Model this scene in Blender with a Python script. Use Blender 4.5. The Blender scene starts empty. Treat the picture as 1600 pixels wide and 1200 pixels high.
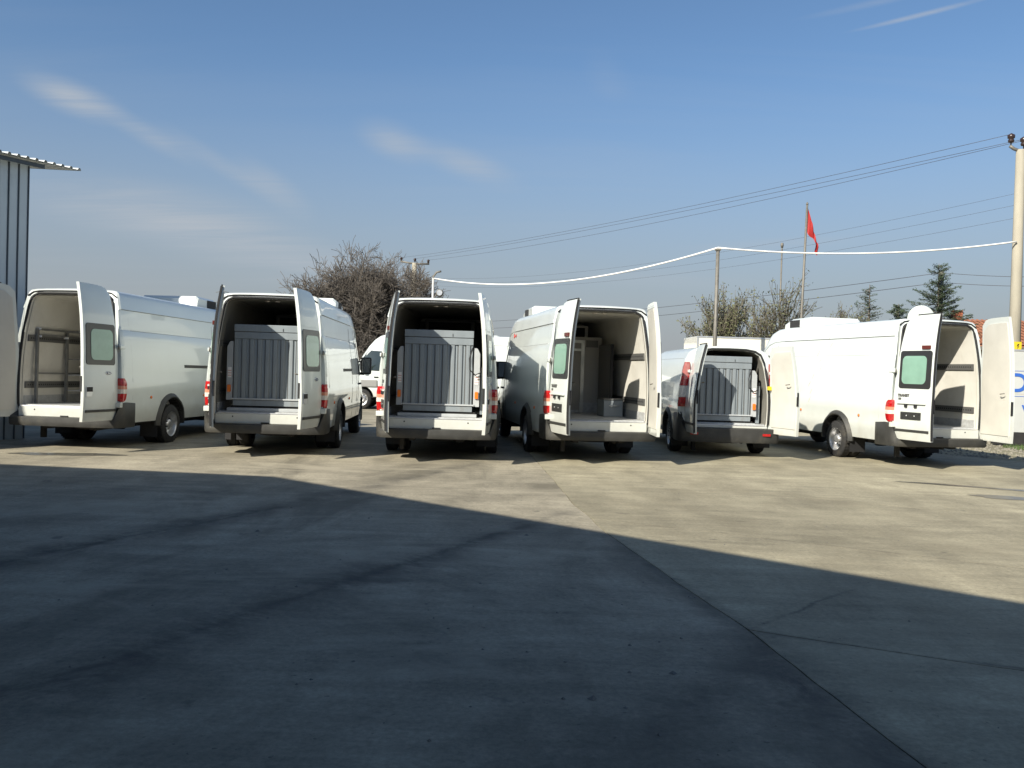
import bpy, bmesh, math, random
from mathutils import Vector, Matrix, noise
random.seed(7)
R = math.radians
C = bpy.context.scene.collection
sc = bpy.context.scene

# ------------------------------------------------------------------ camera
cam_d = bpy.data.cameras.new("camera"); cam = bpy.data.objects.new("camera", cam_d); C.objects.link(cam)
cam_d.sensor_width = 36.0; cam_d.lens = 36.0*1400/1600; cam_d.clip_end = 3000
cam.matrix_world = Matrix.Translation((0, 0, 1.53)) @ (Matrix.Rotation(R(90-0.94), 4, 'X') @ Matrix.Rotation(R(1.7), 4, 'Z'))
sc.camera = cam
# ------------------------------------------------------------------ sun and sky
SUN_AZ, SUN_EL = 38.5, 33.5            # light travels towards +x/+y
sd = bpy.data.lights.new("sun", 'SUN'); sd.energy = 5.0; sd.angle = R(0.55); sd.color = (1.0, .935, .81)
so = bpy.data.objects.new("sun", sd); C.objects.link(so)
travel = Vector((math.sin(R(SUN_AZ))*math.cos(R(SUN_EL)), math.cos(R(SUN_AZ))*math.cos(R(SUN_EL)), -math.sin(R(SUN_EL))))
so.rotation_euler = travel.to_track_quat('-Z', 'Y').to_euler()
W = bpy.data.worlds.new("World"); sc.world = W; W.use_nodes = True
nt = W.node_tree; nt.nodes.clear()
def N(nt, t, **k):
    n = nt.nodes.new(t)
    for a, b in k.items():
        if a == 'ins':
            for i, v in b.items(): n.inputs[i].default_value = v
        else: setattr(n, a, b)
    return n
def L(nt, a, b): nt.links.new(a, b)
wo = N(nt, 'ShaderNodeOutputWorld'); bg = N(nt, 'ShaderNodeBackground', ins={'Strength': .0605})
sky = N(nt, 'ShaderNodeTexSky', sky_type='NISHITA', sun_disc=False, sun_elevation=R(SUN_EL), sun_rotation=R(180+SUN_AZ), air_density=1.0, dust_density=1.0, ozone_density=2.0)
tc = N(nt, 'ShaderNodeTexCoord'); sep = N(nt, 'ShaderNodeSeparateXYZ'); L(nt, tc.outputs['Generated'], sep.inputs[0])
# haze towards the horizon
hz = N(nt, 'ShaderNodeMapRange', ins={1: 0.0, 2: .34, 3: 1.0, 4: 0.0}); hz.interpolation_type = 'SMOOTHSTEP'
L(nt, sep.outputs[2], hz.inputs[0])
hzm = N(nt, 'ShaderNodeMath', operation='MULTIPLY', ins={1: .9}); L(nt, hz.outputs[0], hzm.inputs[0])
mixh = N(nt, 'ShaderNodeMix', data_type='RGBA'); L(nt, hzm.outputs[0], mixh.inputs[0]); 
skt = N(nt, 'ShaderNodeVectorMath', operation='MULTIPLY'); L(nt, sky.outputs[0], skt.inputs[0]); skt.inputs[1].default_value = (.95, 1.12, 1.25)
L(nt, skt.outputs[0], mixh.inputs[6])
mixh.inputs[7].default_value = (3.50, 3.66, 3.95, 1)
# wispy cirrus streaks (planar projection of the direction)
addz = N(nt, 'ShaderNodeMath', operation='ADD', ins={1: .12}); L(nt, sep.outputs[2], addz.inputs[0])
mz = N(nt, 'ShaderNodeMath', operation='MAXIMUM', ins={1: .05}); L(nt, addz.outputs[0], mz.inputs[0])
dx = N(nt, 'ShaderNodeMath', operation='DIVIDE'); L(nt, sep.outputs[0], dx.inputs[0]); L(nt, mz.outputs[0], dx.inputs[1])
dy = N(nt, 'ShaderNodeMath', operation='DIVIDE'); L(nt, sep.outputs[1], dy.inputs[0]); L(nt, mz.outputs[0], dy.inputs[1])
cmb = N(nt, 'ShaderNodeCombineXYZ'); L(nt, dx.outputs[0], cmb.inputs[0]); L(nt, dy.outputs[0], cmb.inputs[1])
mp = N(nt, 'ShaderNodeMapping', ins={'Rotation': (0, 0, R(38)), 'Scale': (.32, 2.4, 1)}); L(nt, cmb.outputs[0], mp.inputs[0])
c1 = N(nt, 'ShaderNodeTexNoise', ins={'Scale': 1.5, 'Detail': 9.0, 'Roughness': .58, 'Distortion': .55}); L(nt, mp.outputs[0], c1.inputs[0])
c2 = N(nt, 'ShaderNodeTexNoise', ins={'Scale': .55, 'Detail': 3.0}); L(nt, cmb.outputs[0], c2.inputs[0])
cr1 = N(nt, 'ShaderNodeMapRange', ins={1: .46, 2: .86, 3: 0, 4: 1}); L(nt, c1.outputs[0], cr1.inputs[0])
cr2 = N(nt, 'ShaderNodeMapRange', ins={1: .44, 2: .66, 3: 0.1, 4: 1}); L(nt, c2.outputs[0], cr2.inputs[0])
cm = N(nt, 'ShaderNodeMath', operation='MULTIPLY'); L(nt, cr1.outputs[0], cm.inputs[0]); L(nt, cr2.outputs[0], cm.inputs[1])
# a few distinct wisps: soft ellipses in direction space broken up by the streak noise
def wisp(az, el, la, le, tilt, amp):
    a = math.atan2
    ax = N(nt, 'ShaderNodeMath', operation='ARCTAN2'); L(nt, sep.outputs[0], ax.inputs[0]); L(nt, sep.outputs[1], ax.inputs[1])
    ae = N(nt, 'ShaderNodeMath', operation='ARCSINE'); L(nt, sep.outputs[2], ae.inputs[0])
    cv = N(nt, 'ShaderNodeCombineXYZ'); L(nt, ax.outputs[0], cv.inputs[0]); L(nt, ae.outputs[0], cv.inputs[1])
    s_ = N(nt, 'ShaderNodeVectorMath', operation='SUBTRACT'); L(nt, cv.outputs[0], s_.inputs[0]); s_.inputs[1].default_value = (R(az), R(el), 0)
    m_ = N(nt, 'ShaderNodeMapping', ins={'Rotation': (0, 0, R(tilt))}); L(nt, s_.outputs[0], m_.inputs[0])
    d_ = N(nt, 'ShaderNodeVectorMath', operation='MULTIPLY'); L(nt, m_.outputs[0], d_.inputs[0]); d_.inputs[1].default_value = (1/R(la), 1/R(le), 0)
    l_ = N(nt, 'ShaderNodeVectorMath', operation='LENGTH'); L(nt, d_.outputs[0], l_.inputs[0])
    r_ = N(nt, 'ShaderNodeMapRange', ins={1: 1.0, 2: 0.0, 3: 0.0, 4: amp}); r_.interpolation_type = 'SMOOTHSTEP'; L(nt, l_.outputs[1], r_.inputs[0])
    return r_.outputs[0]
c3 = N(nt, 'ShaderNodeTexNoise', ins={'Scale': 3.0, 'Detail': 13.0, 'Roughness': .66, 'Distortion': .7}); L(nt, mp.outputs[0], c3.inputs[0])
cr3 = N(nt, 'ShaderNodeMapRange', ins={1: .25, 2: .68, 3: 0.1, 4: 1}); L(nt, c3.outputs[0], cr3.inputs[0])
tot = None
for w in [(-26.4, 14.4, 3.6, 1.25, 14, .95), (-22.3, 12.9, 4.0, .9, 24, .50), (-15.2, 10.6, 3.6, 1.3, 32, .55), (-18.5, 11.8, 5.0, .8, 28, .35), (-7.9, 13.9, 3.2, 1.5, 16, .62), (-3.2, 12.7, 4.8, 1.3, 18, .5),
          (-22, 8.6, 11, 2.4, 4, .70), (-14, 6.4, 12, 2.2, 9, .62), (24.3, 20.45, 5.2, .20, -7, .8), (21.5, 21.3, 5.5, .3, -6, .28), (16, 8.1, 7, .5, -3, .3), (9, 6.0, 9, .8, 2, .25), (5.5, 18.0, 2.5, 1.6, 50, .12)]:
    o_ = wisp(*w)
    if tot is None: tot = o_
    else:
        ad = N(nt, 'ShaderNodeMath', operation='ADD'); L(nt, tot, ad.inputs[0]); L(nt, o_, ad.inputs[1]); tot = ad.outputs[0]
wm = N(nt, 'ShaderNodeMath', operation='MULTIPLY'); L(nt, tot, wm.inputs[0]); L(nt, cr3.outputs[0], wm.inputs[1])
cml = N(nt, 'ShaderNodeMath', operation='MULTIPLY_ADD', ins={1: .22}); L(nt, cm.outputs[0], cml.inputs[0]); L(nt, wm.outputs[0], cml.inputs[2])
cmc = N(nt, 'ShaderNodeMath', operation='MINIMUM', ins={1: .8}); L(nt, cml.outputs[0], cmc.inputs[0])
mixc = N(nt, 'ShaderNodeMix', data_type='RGBA'); L(nt, cmc.outputs[0], mixc.inputs[0]); L(nt, mixh.outputs[2], mixc.inputs[6])
mixc.inputs[7].default_value = (4.7, 5.1, 5.6, 1)
L(nt, mixc.outputs[2], bg.inputs[0]); L(nt, bg.outputs[0], wo.inputs[0])
sc.view_settings.view_transform = 'Standard'; sc.view_settings.look = 'None'
sc.view_settings.exposure = 0.72; sc.view_settings.gamma = 1.0; sc.view_settings.use_curve_mapping = False

# ------------------------------------------------------------------ materials
MATS = {}
def mat(name, col, rough=.5, metal=0., coat=0., coat_rough=.05, vary=.0, vscale=3., bump=0., bscale=30., spec=.5, dirt=None, stretch=(1, 1, 1), emit=0):
    if name in MATS: return MATS[name]
    m = bpy.data.materials.new(name); m.use_nodes = True; t = m.node_tree; b = t.nodes['Principled BSDF']
    b.inputs['Base Color'].default_value = (*col, 1); b.inputs['Roughness'].default_value = rough; b.inputs['Metallic'].default_value = metal
    b.inputs['Coat Weight'].default_value = coat; b.inputs['Coat Roughness'].default_value = coat_rough; b.inputs['Specular IOR Level'].default_value = spec
    co = N(t, 'ShaderNodeTexCoord'); mpn = N(t, 'ShaderNodeMapping', ins={'Scale': stretch}); L(t, co.outputs['Object'], mpn.inputs[0])
    if vary > 0:
        n = N(t, 'ShaderNodeTexNoise', ins={'Scale': vscale, 'Detail': 6., 'Roughness': .6}); L(t, mpn.outputs[0], n.inputs[0])
        r = N(t, 'ShaderNodeMapRange', ins={1: .3, 2: .7, 3: 1-vary, 4: 1+vary}); L(t, n.outputs[0], r.inputs[0])
        mx = N(t, 'ShaderNodeVectorMath', operation='SCALE'); mx.inputs[0].default_value = col; L(t, r.outputs[0], mx.inputs['Scale'])
        out = mx.outputs[0]
        if dirt:
            n2 = N(t, 'ShaderNodeTexNoise', ins={'Scale': dirt[1], 'Detail': 8., 'Roughness': .7, 'Distortion': .6}); L(t, mpn.outputs[0], n2.inputs[0])
            r2 = N(t, 'ShaderNodeMapRange', ins={1: .5, 2: .75, 3: 0, 4: dirt[2]}); L(t, n2.outputs[0], r2.inputs[0])
            m2 = N(t, 'ShaderNodeMix', data_type='RGBA'); L(t, r2.outputs[0], m2.inputs[0]); L(t, out, m2.inputs[6]); m2.inputs[7].default_value = (*dirt[0], 1)
            out = m2.outputs[2]
        L(t, out, b.inputs['Base Color'])
        rr = N(t, 'ShaderNodeMapRange', ins={1: .3, 2: .7, 3: max(0, rough-.06), 4: rough+.06}); L(t, n.outputs[0], rr.inputs[0]); L(t, rr.outputs[0], b.inputs['Roughness'])
    if bump > 0:
        n = N(t, 'ShaderNodeTexNoise', ins={'Scale': bscale, 'Detail': 5.}); L(t, mpn.outputs[0], n.inputs[0])
        bp = N(t, 'ShaderNodeBump', ins={'Strength': bump, 'Distance': .02}); L(t, n.outputs[0], bp.inputs['Height']); L(t, bp.outputs[0], b.inputs['Normal'])
    if emit: b.inputs['Emission Color'].default_value = (*col, 1); b.inputs['Emission Strength'].default_value = emit
    MATS[name] = m; return m
def body_paint(name, col):
    """white car paint: glossy coat, faint panel waviness, road dust low on the body"""
    m = mat(name, col, .38, coat=.9, coat_rough=.04, vary=.025, vscale=1.7)
    t = m.node_tree; b = t.nodes['Principled BSDF']; src = b.inputs['Base Color'].links[0].from_socket
    co = N(t, 'ShaderNodeTexCoord'); sp = N(t, 'ShaderNodeSeparateXYZ'); L(t, co.outputs['Object'], sp.inputs[0])
    n = N(t, 'ShaderNodeTexNoise', ins={'Scale': 4., 'Detail': 8., 'Roughness': .65}); L(t, co.outputs['Object'], n.inputs[0])
    low = N(t, 'ShaderNodeMapRange', ins={1: 1.25, 2: .3, 3: 0., 4: .85}); L(t, sp.outputs[2], low.inputs[0])
    mu = N(t, 'ShaderNodeMath', operation='MULTIPLY'); L(t, low.outputs[0], mu.inputs[0]); L(t, n.outputs[0], mu.inputs[1])
    mx = N(t, 'ShaderNodeMix', data_type='RGBA'); L(t, mu.outputs[0], mx.inputs[0]); L(t, src, mx.inputs[6]); mx.inputs[7].default_value = (.33, .29, .22, 1)
    L(t, mx.outputs[2], b.inputs['Base Color'])
    n2 = N(t, 'ShaderNodeTexNoise', ins={'Scale': 1.3, 'Detail': 1.}); L(t, co.outputs['Object'], n2.inputs[0])
    bp = N(t, 'ShaderNodeBump', ins={'Strength': .25, 'Distance': .02}); L(t, n2.outputs[0], bp.inputs['Height']); L(t, bp.outputs[0], b.inputs['Coat Normal'])
    return m
white = body_paint('white_paint', (.60, .635, .61))
cream = body_paint('cream_paint', (.70, .68, .59))
plastic = mat('dark_bumper_plastic', (.032, .032, .030), .55, vary=.25, vscale=5, dirt=((.10, .09, .065), 3., .6))
rubber = mat('black_rubber', (.012, .012, .013), .7)
tyre_m = mat('tyre_rubber', (.02, .02, .02), .85, vary=.3, vscale=9, dirt=((.10, .085, .06), 5., .5))
chassis_m = mat('chassis_black', (.018, .017, .016), .8, vary=.3, vscale=6)
rim_m = mat('wheel_steel', (.50, .50, .50), .38, metal=.75, vary=.12, vscale=12)
lining_m = mat('cargo_lining', (.60, .585, .53), .42, vary=.05, vscale=2.5, dirt=((.40, .37, .31), 3., .35))
lining_shaded = mat('shaded_cargo_lining', (.20, .195, .175), .5, vary=.08, vscale=2.5, dirt=((.12, .115, .10), 3., .4))  # cargo lining darkened to stand in for the deep shade inside some vans
door_lining_m = mat('door_lining', (.56, .545, .49), .45, vary=.05, vscale=3., bump=.15, bscale=8)
floor_m = mat('cargo_floor_metal', (.38, .39, .39), .4, vary=.18, vscale=14, dirt=((.2, .18, .15), 6., .5))
tierail_m = mat('tie_rail_grey', (.13, .13, .125), .45, metal=.3)
lift_m = mat('lift_grey_paint', (.22, .25, .27), .42, metal=.15, vary=.10, vscale=4, stretch=(1, 1, .25), dirt=((.17, .16, .14), 4., .45))
lift_light = mat('lift_arm_paint', (.36, .38, .39), .45, vary=.08, vscale=5)
dark_m = mat('dark_cavity', (.02, .02, .02), .8)
alu = mat('aluminium', (.62, .63, .64), .35, metal=.7, vary=.1, vscale=8)
red_l = mat('red_lens', (.36, .007, .007), .12, coat=.6, vary=.35, vscale=30)
clear_l = mat('clear_lens', (.62, .56, .50), .15, coat=.6, vary=.25, vscale=40)
amber_l = mat('amber_lens', (.70, .16, .015), .2, coat=.5)
glass_green = mat('green_tinted_glass', (.19, .33, .255), .12, coat=.7, coat_rough=.02, vary=.10, vscale=3)
glass_dark = mat('dark_cab_glass', (.018, .026, .024), .06, coat=1.0, coat_rough=.02)
black_frame = mat('black_window_surround', (.025, .025, .025), .28)
rack_m = mat('rack_steel', (.20, .20, .19), .5, metal=.35, vary=.15, vscale=8)
label_m = mat('paper_label', (.72, .72, .70), .5)
plate_m = mat('blank_plate', (.03, .03, .03), .4, vary=.3, vscale=30)
yellow_m = mat('yellow_plastic', (.62, .46, .02), .4)
conc_pole = mat('concrete_pole', (.31, .285, .225), .85, vary=.14, vscale=3, bump=.2, bscale=20, dirt=((.28, .25, .2), 2., .5), stretch=(1, 1, .3))
metal_dark = mat('weathered_steel', (.16, .15, .13), .6, metal=.3, vary=.2, vscale=10)
galv = mat('galvanised_post', (.50, .50, .48), .5, metal=.3, vary=.1, vscale=6)
wire_m = mat('power_wire', (.05, .05, .06), .6)
cable_m = mat('white_cable', (.75, .74, .70), .5)
insul_m = mat('brown_insulator', (.035, .022, .02), .25)
clad_m = mat('sheet_cladding', (.50, .55, .57), .45, metal=.1, vary=.10, vscale=1.5, stretch=(1, 1, .3), dirt=((.24, .25, .24), 1.2, .5))
clad_dark = mat('cladding_seam', (.07, .085, .10), .5, metal=.2)
roof_m = mat('roof_sheet', (.55, .57, .56), .45, metal=.3, vary=.12, vscale=2)
flag_m = mat('red_flag', (.34, .018, .016), .7)
sign_m = mat('pale_panel', (.45, .46, .44), .45, vary=.06, vscale=1.5)
blue_m = mat('blue_lettering', (.03, .11, .42), .5)
tile_m = mat('roof_tiles', (.27, .11, .06), .8, vary=.25, vscale=7)
brick_m = mat('orange_render', (.36, .12, .06), .85, vary=.15, vscale=3)
bark = mat('bare_bark', (.12, .105, .09), .9, vary=.35, vscale=4)
bark2 = mat('pale_twigs', (.13, .115, .085), .9, vary=.3, vscale=4)
leaf_bud = mat('budding_leaves', (.095, .10, .045), .7, vary=.35, vscale=3)
needle = mat('conifer_needles', (.030, .048, .020), .75, vary=.4, vscale=3)
grass_m = mat('grass_blades', (.06, .10, .025), .8, vary=.3, vscale=3)
stone_m = mat('gravel_stone', (.19, .175, .14), .9, vary=.3, vscale=2)
wet_m = mat('wet_concrete', (.085, .08, .065), .32, vary=.25, vscale=3)

def concrete(name, base, dirtc, lines, seed):
    m = bpy.data.materials.new(name); m.use_nodes = True; t = m.node_tree; b = t.nodes['Principled BSDF']
    b.inputs['Roughness'].default_value = .82; b.inputs['Specular IOR Level'].default_value = .3
    g = N(t, 'ShaderNodeNewGeometry'); P = g.outputs['Position']
    off = N(t, 'ShaderNodeVectorMath', operation='ADD'); L(t, P, off.inputs[0]); off.inputs[1].default_value = (seed*3.1, seed*1.7, 0)
    def noi(scale, det, rough=.6, dist=0., st=(1, 1, 1), rot=0):
        mp_ = N(t, 'ShaderNodeMapping', ins={'Scale': st, 'Rotation': (0, 0, R(rot))}); L(t, off.outputs[0], mp_.inputs[0])
        n = N(t, 'ShaderNodeTexNoise', ins={'Scale': scale, 'Detail': det, 'Roughness': rough, 'Distortion': dist}); L(t, mp_.outputs[0], n.inputs[0]); return n.outputs[0]
    def rng(s, a, b_, c, d):
        r = N(t, 'ShaderNodeMapRange', ins={1: a, 2: b_, 3: c, 4: d}); L(t, s, r.inputs[0]); return r.outputs[0]
    def mth(op, a, b_):
        n = N(t, 'ShaderNodeMath', operation=op)
        for i, v in enumerate((a, b_)):
            if isinstance(v, (int, float)): n.inputs[i].default_value = v
            else: L(t, v, n.inputs[i])
        return n.outputs[0]
    def mixc(f, a, b_):
        n = N(t, 'ShaderNodeMix', data_type='RGBA'); L(t, f, n.inputs[0])
        for i, v in ((6, a), (7, b_)):
            if isinstance(v, tuple): n.inputs[i].default_value = (*v, 1)
            else: L(t, v, n.inputs[i])
        return n.outputs[2]
    big = noi(.28, 7, .62, .5); mid = noi(1.6, 9, .65, .3, (1, .45, 1), 12); fine = noi(26, 7, .8); sweep = noi(5., 6, .6, .2, (.16, 1, 1), 14)
    f = mth('MULTIPLY', rng(big, .32, .68, .74, 1.24), rng(mid, .3, .7, .76, 1.22))
    f = mth('MULTIPLY', f, rng(fine, .34, .66, .74, 1.22)); f = mth('MULTIPLY', f, rng(sweep, .3, .7, .82, 1.16))
    cv = N(t, 'ShaderNodeVectorMath', operation='SCALE'); cv.inputs[0].default_value = base; L(t, f, cv.inputs['Scale'])
    col = cv.outputs[0]
    # broad warm/greyish stains and pale worn patches
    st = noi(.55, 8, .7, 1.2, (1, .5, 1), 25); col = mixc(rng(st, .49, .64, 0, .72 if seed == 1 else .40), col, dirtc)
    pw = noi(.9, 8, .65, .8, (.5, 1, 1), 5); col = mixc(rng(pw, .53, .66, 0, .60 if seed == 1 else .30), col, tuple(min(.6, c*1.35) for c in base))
    spots = noi(3.3, 3, .5, .1); col = mixc(rng(spots, .68, .74, 0, .5), col, (.07, .065, .055))
    spk = noi(22, 2, .5, 0); col = mixc(rng(spk, .70, .745, 0, .55), col, (.05, .048, .042))
    # dirt tracks along joints and where wheels turn: distance to segments, wobbled by noise
    wob = mth('MULTIPLY', mth('SUBTRACT', noi(.9, 8, .72), .5), .9)
    brk = rng(noi(1.5, 9, .75, .8), .36, .60, .05, 1)
    for (ax, ay, bx, by, wd, amp) in lines:
        A = Vector((ax, ay, 0)); B = Vector((bx, by, 0)); D = B-A; ln = D.length; D.normalize()
        s = N(t, 'ShaderNodeVectorMath', operation='SUBTRACT'); L(t, P, s.inputs[0]); s.inputs[1].default_value = A
        al = N(t, 'ShaderNodeVectorMath', operation='DOT_PRODUCT'); L(t, s.outputs[0], al.inputs[0]); al.inputs[1].default_value = D
        ac = N(t, 'ShaderNodeVectorMath', operation='DOT_PRODUCT'); L(t, s.outputs[0], ac.inputs[0]); ac.inputs[1].default_value = (-D.y, D.x, 0)
        d = mth('ABSOLUTE', mth('ADD', ac.outputs['Value'], mth('MULTIPLY', wob, max(.30, min(1, wd*2.2)))), 0)
        m1 = rng(d, wd*1.3, wd*.1, 0, amp)
        e1 = rng(al.outputs['Value'], -.6, .4, 0, 1); e2 = rng(al.outputs['Value'], ln+.6, ln-.4, 0, 1)
        col = mixc(mth('MULTIPLY', mth('MULTIPLY', m1, brk), mth('MULTIPLY', e1, e2)), col, (.075, .07, .058))
    L(t, col, b.inputs['Base Color'])
    hgt = mth('ADD', mth('MULTIPLY', noi(2.2, 6, .6), .6), mth('MULTIPLY', fine, .25))
    bp = N(t, 'ShaderNodeBump', ins={'Strength': .7, 'Distance': .02}); L(t, hgt, bp.inputs['Height']); L(t, bp.outputs[0], b.inputs['Normal'])
    return m
LN = [(-4.1, 5.6, -1.84, 10.96, .27, .9), (-1.84, 10.96, -.2, 15.4, .22, .7), (-4.0, 5.9, -2.3, 9.7, .05, .8), (-2.6, 3.0, -1.75, 4.99, .38, .9), (-1.75, 4.99, -.49, 7.47, .30, .9), (-.49, 7.47, .75, 9.9, .18, .8), (-2.1, 4.3, .1, 8.7, .05, .8),
      (.9, 8.6, 1.45, 5.44, .11, .7), (1.45, 5.44, 1.72, 2.6, .34, .95), (-.1, 3.0, 1.2, 4.6, .22, .5), (-3.4, 4.2, -2.6, 5.0, .25, .7), (-2.6, 7.3, -1.2, 8.0, .1, .4), (-1.6, 6.1, -.3, 6.5, .1, .5), (-.8, 4.6, .4, 4.7, .14, .45), (.7, 3.9, 1.3, 4.7, .16, .6), (.3, 2.9, .8, 3.6, .3, .6)]
LNR = [(.9, 8.6, 1.45, 5.44, .08, .5), (1.45, 5.44, 1.72, 2.6, .18, .7), (1.51, 5.36, 6, 3.3, .035, .6), (1., 9.27, 5, 7.05, .03, .5), (1.55, 3.9, 2.1, 2.6, .12, .5), (1.67, 5.6, 2.3, 6.25, .02, .8)]
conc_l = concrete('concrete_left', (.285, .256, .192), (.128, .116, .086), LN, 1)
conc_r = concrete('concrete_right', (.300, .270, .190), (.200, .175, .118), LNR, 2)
earth = concrete('earth_and_gravel', (.22, .20, .13), (.11, .105, .06), [], 3)

# ------------------------------------------------------------------ mesh helpers
class MB:
    def __init__(s): s.v = []; s.f = []; s.m = []; s.sm = []
    def add(s, vs, fs, mi=0, smooth=False):
        o = len(s.v); s.v += [tuple(v) for v in vs]
        for f in fs: s.f.append([i+o for i in f]); s.m.append(mi); s.sm.append(smooth)
    def box(s, x0, x1, y0, y1, z0, z1, mi=0, bev=0):
        if bev <= 0:
            vs = [(x, y, z) for z in (z0, z1) for y in (y0, y1) for x in (x0, x1)]
            s.add(vs, [(0, 2, 3, 1), (4, 5, 7, 6), (0, 1, 5, 4), (2, 6, 7, 3), (0, 4, 6, 2), (1, 3, 7, 5)], mi)
        else:
            b = bmesh.new(); bmesh.ops.create_cube(b, size=1)
            for v in b.verts: v.co = Vector(((x0+x1)/2+v.co.x*(x1-x0), (y0+y1)/2+v.co.y*(y1-y0), (z0+z1)/2+v.co.z*(z1-z0)))
            bmesh.ops.bevel(b, geom=b.edges[:], offset=bev, segments=2, profile=.6, affect='EDGES')
            b.verts.index_update(); s.add([v.co.copy() for v in b.verts], [[v.index for v in f.verts] for f in b.faces], mi); b.free()
    def tube(s, pts, r, n=6, mi=0, closed=False, cap=True, smooth=True):
        pts = [Vector(p) for p in pts]; rs = r if isinstance(r, (list, tuple)) else [r]*len(pts)
        rings = []; up = Vector((0, 0, 1)); K = len(pts)
        for i, p in enumerate(pts):
            if closed: d = pts[(i+1) % K]-pts[i-1]
            else: d = pts[min(i+1, K-1)]-pts[max(i-1, 0)]
            if d.length < 1e-9: d = Vector((0, 0, 1))
            d.normalize(); a = d.cross(up if abs(d.z) < .95 else Vector((0, 1, 0))); a.normalize(); b = d.cross(a)
            rings.append([p+(a*math.cos(2*math.pi*k/n)+b*math.sin(2*math.pi*k/n))*rs[i] for k in range(n)])
        s.loft(rings, mi, closed=closed, cap=cap, smooth=smooth)
    def loft(s, rings, mi=0, closed=False, cap=True, smooth=True):
        n = len(rings[0]); vs = [v for r_ in rings for v in r_]; K = len(rings); fs = []
        for i in range(K if closed else K-1):
            j = (i+1) % K
            for k in range(n): fs.append((i*n+k, i*n+(k+1) % n, j*n+(k+1) % n, j*n+k))
        s.add(vs, fs, mi, smooth)
        if cap and not closed:
            o = len(s.v)-len(vs); s.f.append([o+k for k in range(n)][::-1]); s.m.append(mi); s.sm.append(False)
            s.f.append([o+(K-1)*n+k for k in range(n)]); s.m.append(mi); s.sm.append(False)
    def grid(s, pts, nu, nv, mi=0, smooth=True):
        s.add(pts, [(i*nv+j, i*nv+j+1, (i+1)*nv+j+1, (i+1)*nv+j) for i in range(nu-1) for j in range(nv-1)], mi, smooth)
    def lathe(s, prof, cx, cy, cz, n=28, mi=0, axis='x', smooth=True, cap=True):
        rings = []
        for (a, r_) in prof:
            ring = []
            for k in range(n):
                c_, s_ = math.cos(2*math.pi*k/n)*r_, math.sin(2*math.pi*k/n)*r_
                ring.append((cx+a, cy+c_, cz+s_) if axis == 'x' else ((cx+c_, cy+s_, cz+a) if axis == 'z' else (cx+c_, cy+a, cz+s_)))
            rings.append(ring)
        s.loft(rings, mi, smooth=smooth, cap=cap)
    def mesh(s, name, mats, fix=True):
        me = bpy.data.meshes.new(name); me.from_pydata(s.v, [], s.f)
        for m_ in (mats if isinstance(mats, (list, tuple)) else [mats]): me.materials.append(m_)
        me.polygons.foreach_set('material_index', s.m); me.polygons.foreach_set('use_smooth', s.sm)
        if fix:
            b = bmesh.new(); b.from_mesh(me); bmesh.ops.recalc_face_normals(b, faces=b.faces[:]); b.to_mesh(me); b.free()
        me.update(); return me
    def build(s, name, mats, parent=None, fix=True):
        return link(name, s.mesh(name, mats, fix), parent)
def link(name, me, parent=None):
    o = bpy.data.objects.new(name, me); C.objects.link(o)
    if parent is not None: o.parent = parent
    return o
def empty(name, loc=(0, 0, 0), rz=0, parent=None):
    o = bpy.data.objects.new(name, None); o.empty_display_size = .2; o.location = loc; o.rotation_euler = (0, 0, rz); C.objects.link(o)
    if parent is not None: o.parent = parent
    return o
def tag(o, label=None, cat=None, group=None, kind=None):
    if label: o['label'] = label
    if cat: o['category'] = cat
    if group: o['group'] = group
    if kind: o['kind'] = kind
    return o
def lerp_tab(tab, z):
    if z <= tab[0][0]: return tab[0][1]
    for (a, b), (c, d) in zip(tab, tab[1:]):
        if z <= c: return b+(d-b)*(z-a)/(c-a) if c > a else d
    return tab[-1][1]
def smooth_auto(me, ang=35):
    for p in me.polygons: p.use_smooth = True
    try: me.set_sharp_from_angle(angle=R(ang))
    except Exception: pass
def text_mesh(body, size, depth=.004, bold=.0, shear=0):
    cu = bpy.data.curves.new('lettering', 'FONT'); cu.body = body; cu.size = size; cu.extrude = depth; cu.offset = bold; cu.align_x = 'CENTER'; cu.align_y = 'CENTER'; cu.shear = shear
    o = bpy.data.objects.new('lettering', cu); C.objects.link(o); dg = bpy.context.evaluated_depsgraph_get()
    me = bpy.data.meshes.new_from_object(o.evaluated_get(dg)); bpy.data.objects.remove(o); bpy.data.curves.remove(cu); return me

# ------------------------------------------------------------------ ground
mb = MB(); mb.grid([(x, y, -.03) for x in (-900, -300, -60, 0, 60, 300, 900) for y in (-300, -60, 0, 60, 300, 900, 1600)], 7, 7)
tag(mb.build('ground', earth), kind='structure')
def clip(poly, a, b, c):   # keep a*x+b*y<=c
    out = []
    for i, p in enumerate(poly):
        q = poly[(i+1) % len(poly)]; dp = a*p[0]+b*p[1]-c; dq = a*q[0]+b*q[1]-c
        if dp <= 0: out.append(p)
        if dp*dq < 0: t_ = dp/(dp-dq); out.append((p[0]+(q[0]-p[0])*t_, p[1]+(q[1]-p[1])*t_))
    return out
def halfplane(p, q, gap):  # points left of p->q kept, with a gap
    dx_, dy_ = q[0]-p[0], q[1]-p[1]; l = math.hypot(dx_, dy_); a, b = dy_/l, -dx_/l
    return a, b, a*p[0]+b*p[1]-gap
JP = [(1.95, -14), (1.75, 2), (1.67, 3.52), (1.58, 4.28), (1.45, 5.44), (1.27, 6.56), (.95, 8.43), (.77, 10.18), (.53, 13.67), (.11, 20.8), (-1.0, 40)]
yard = tag(empty('concrete_yard'), kind='structure')
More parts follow.
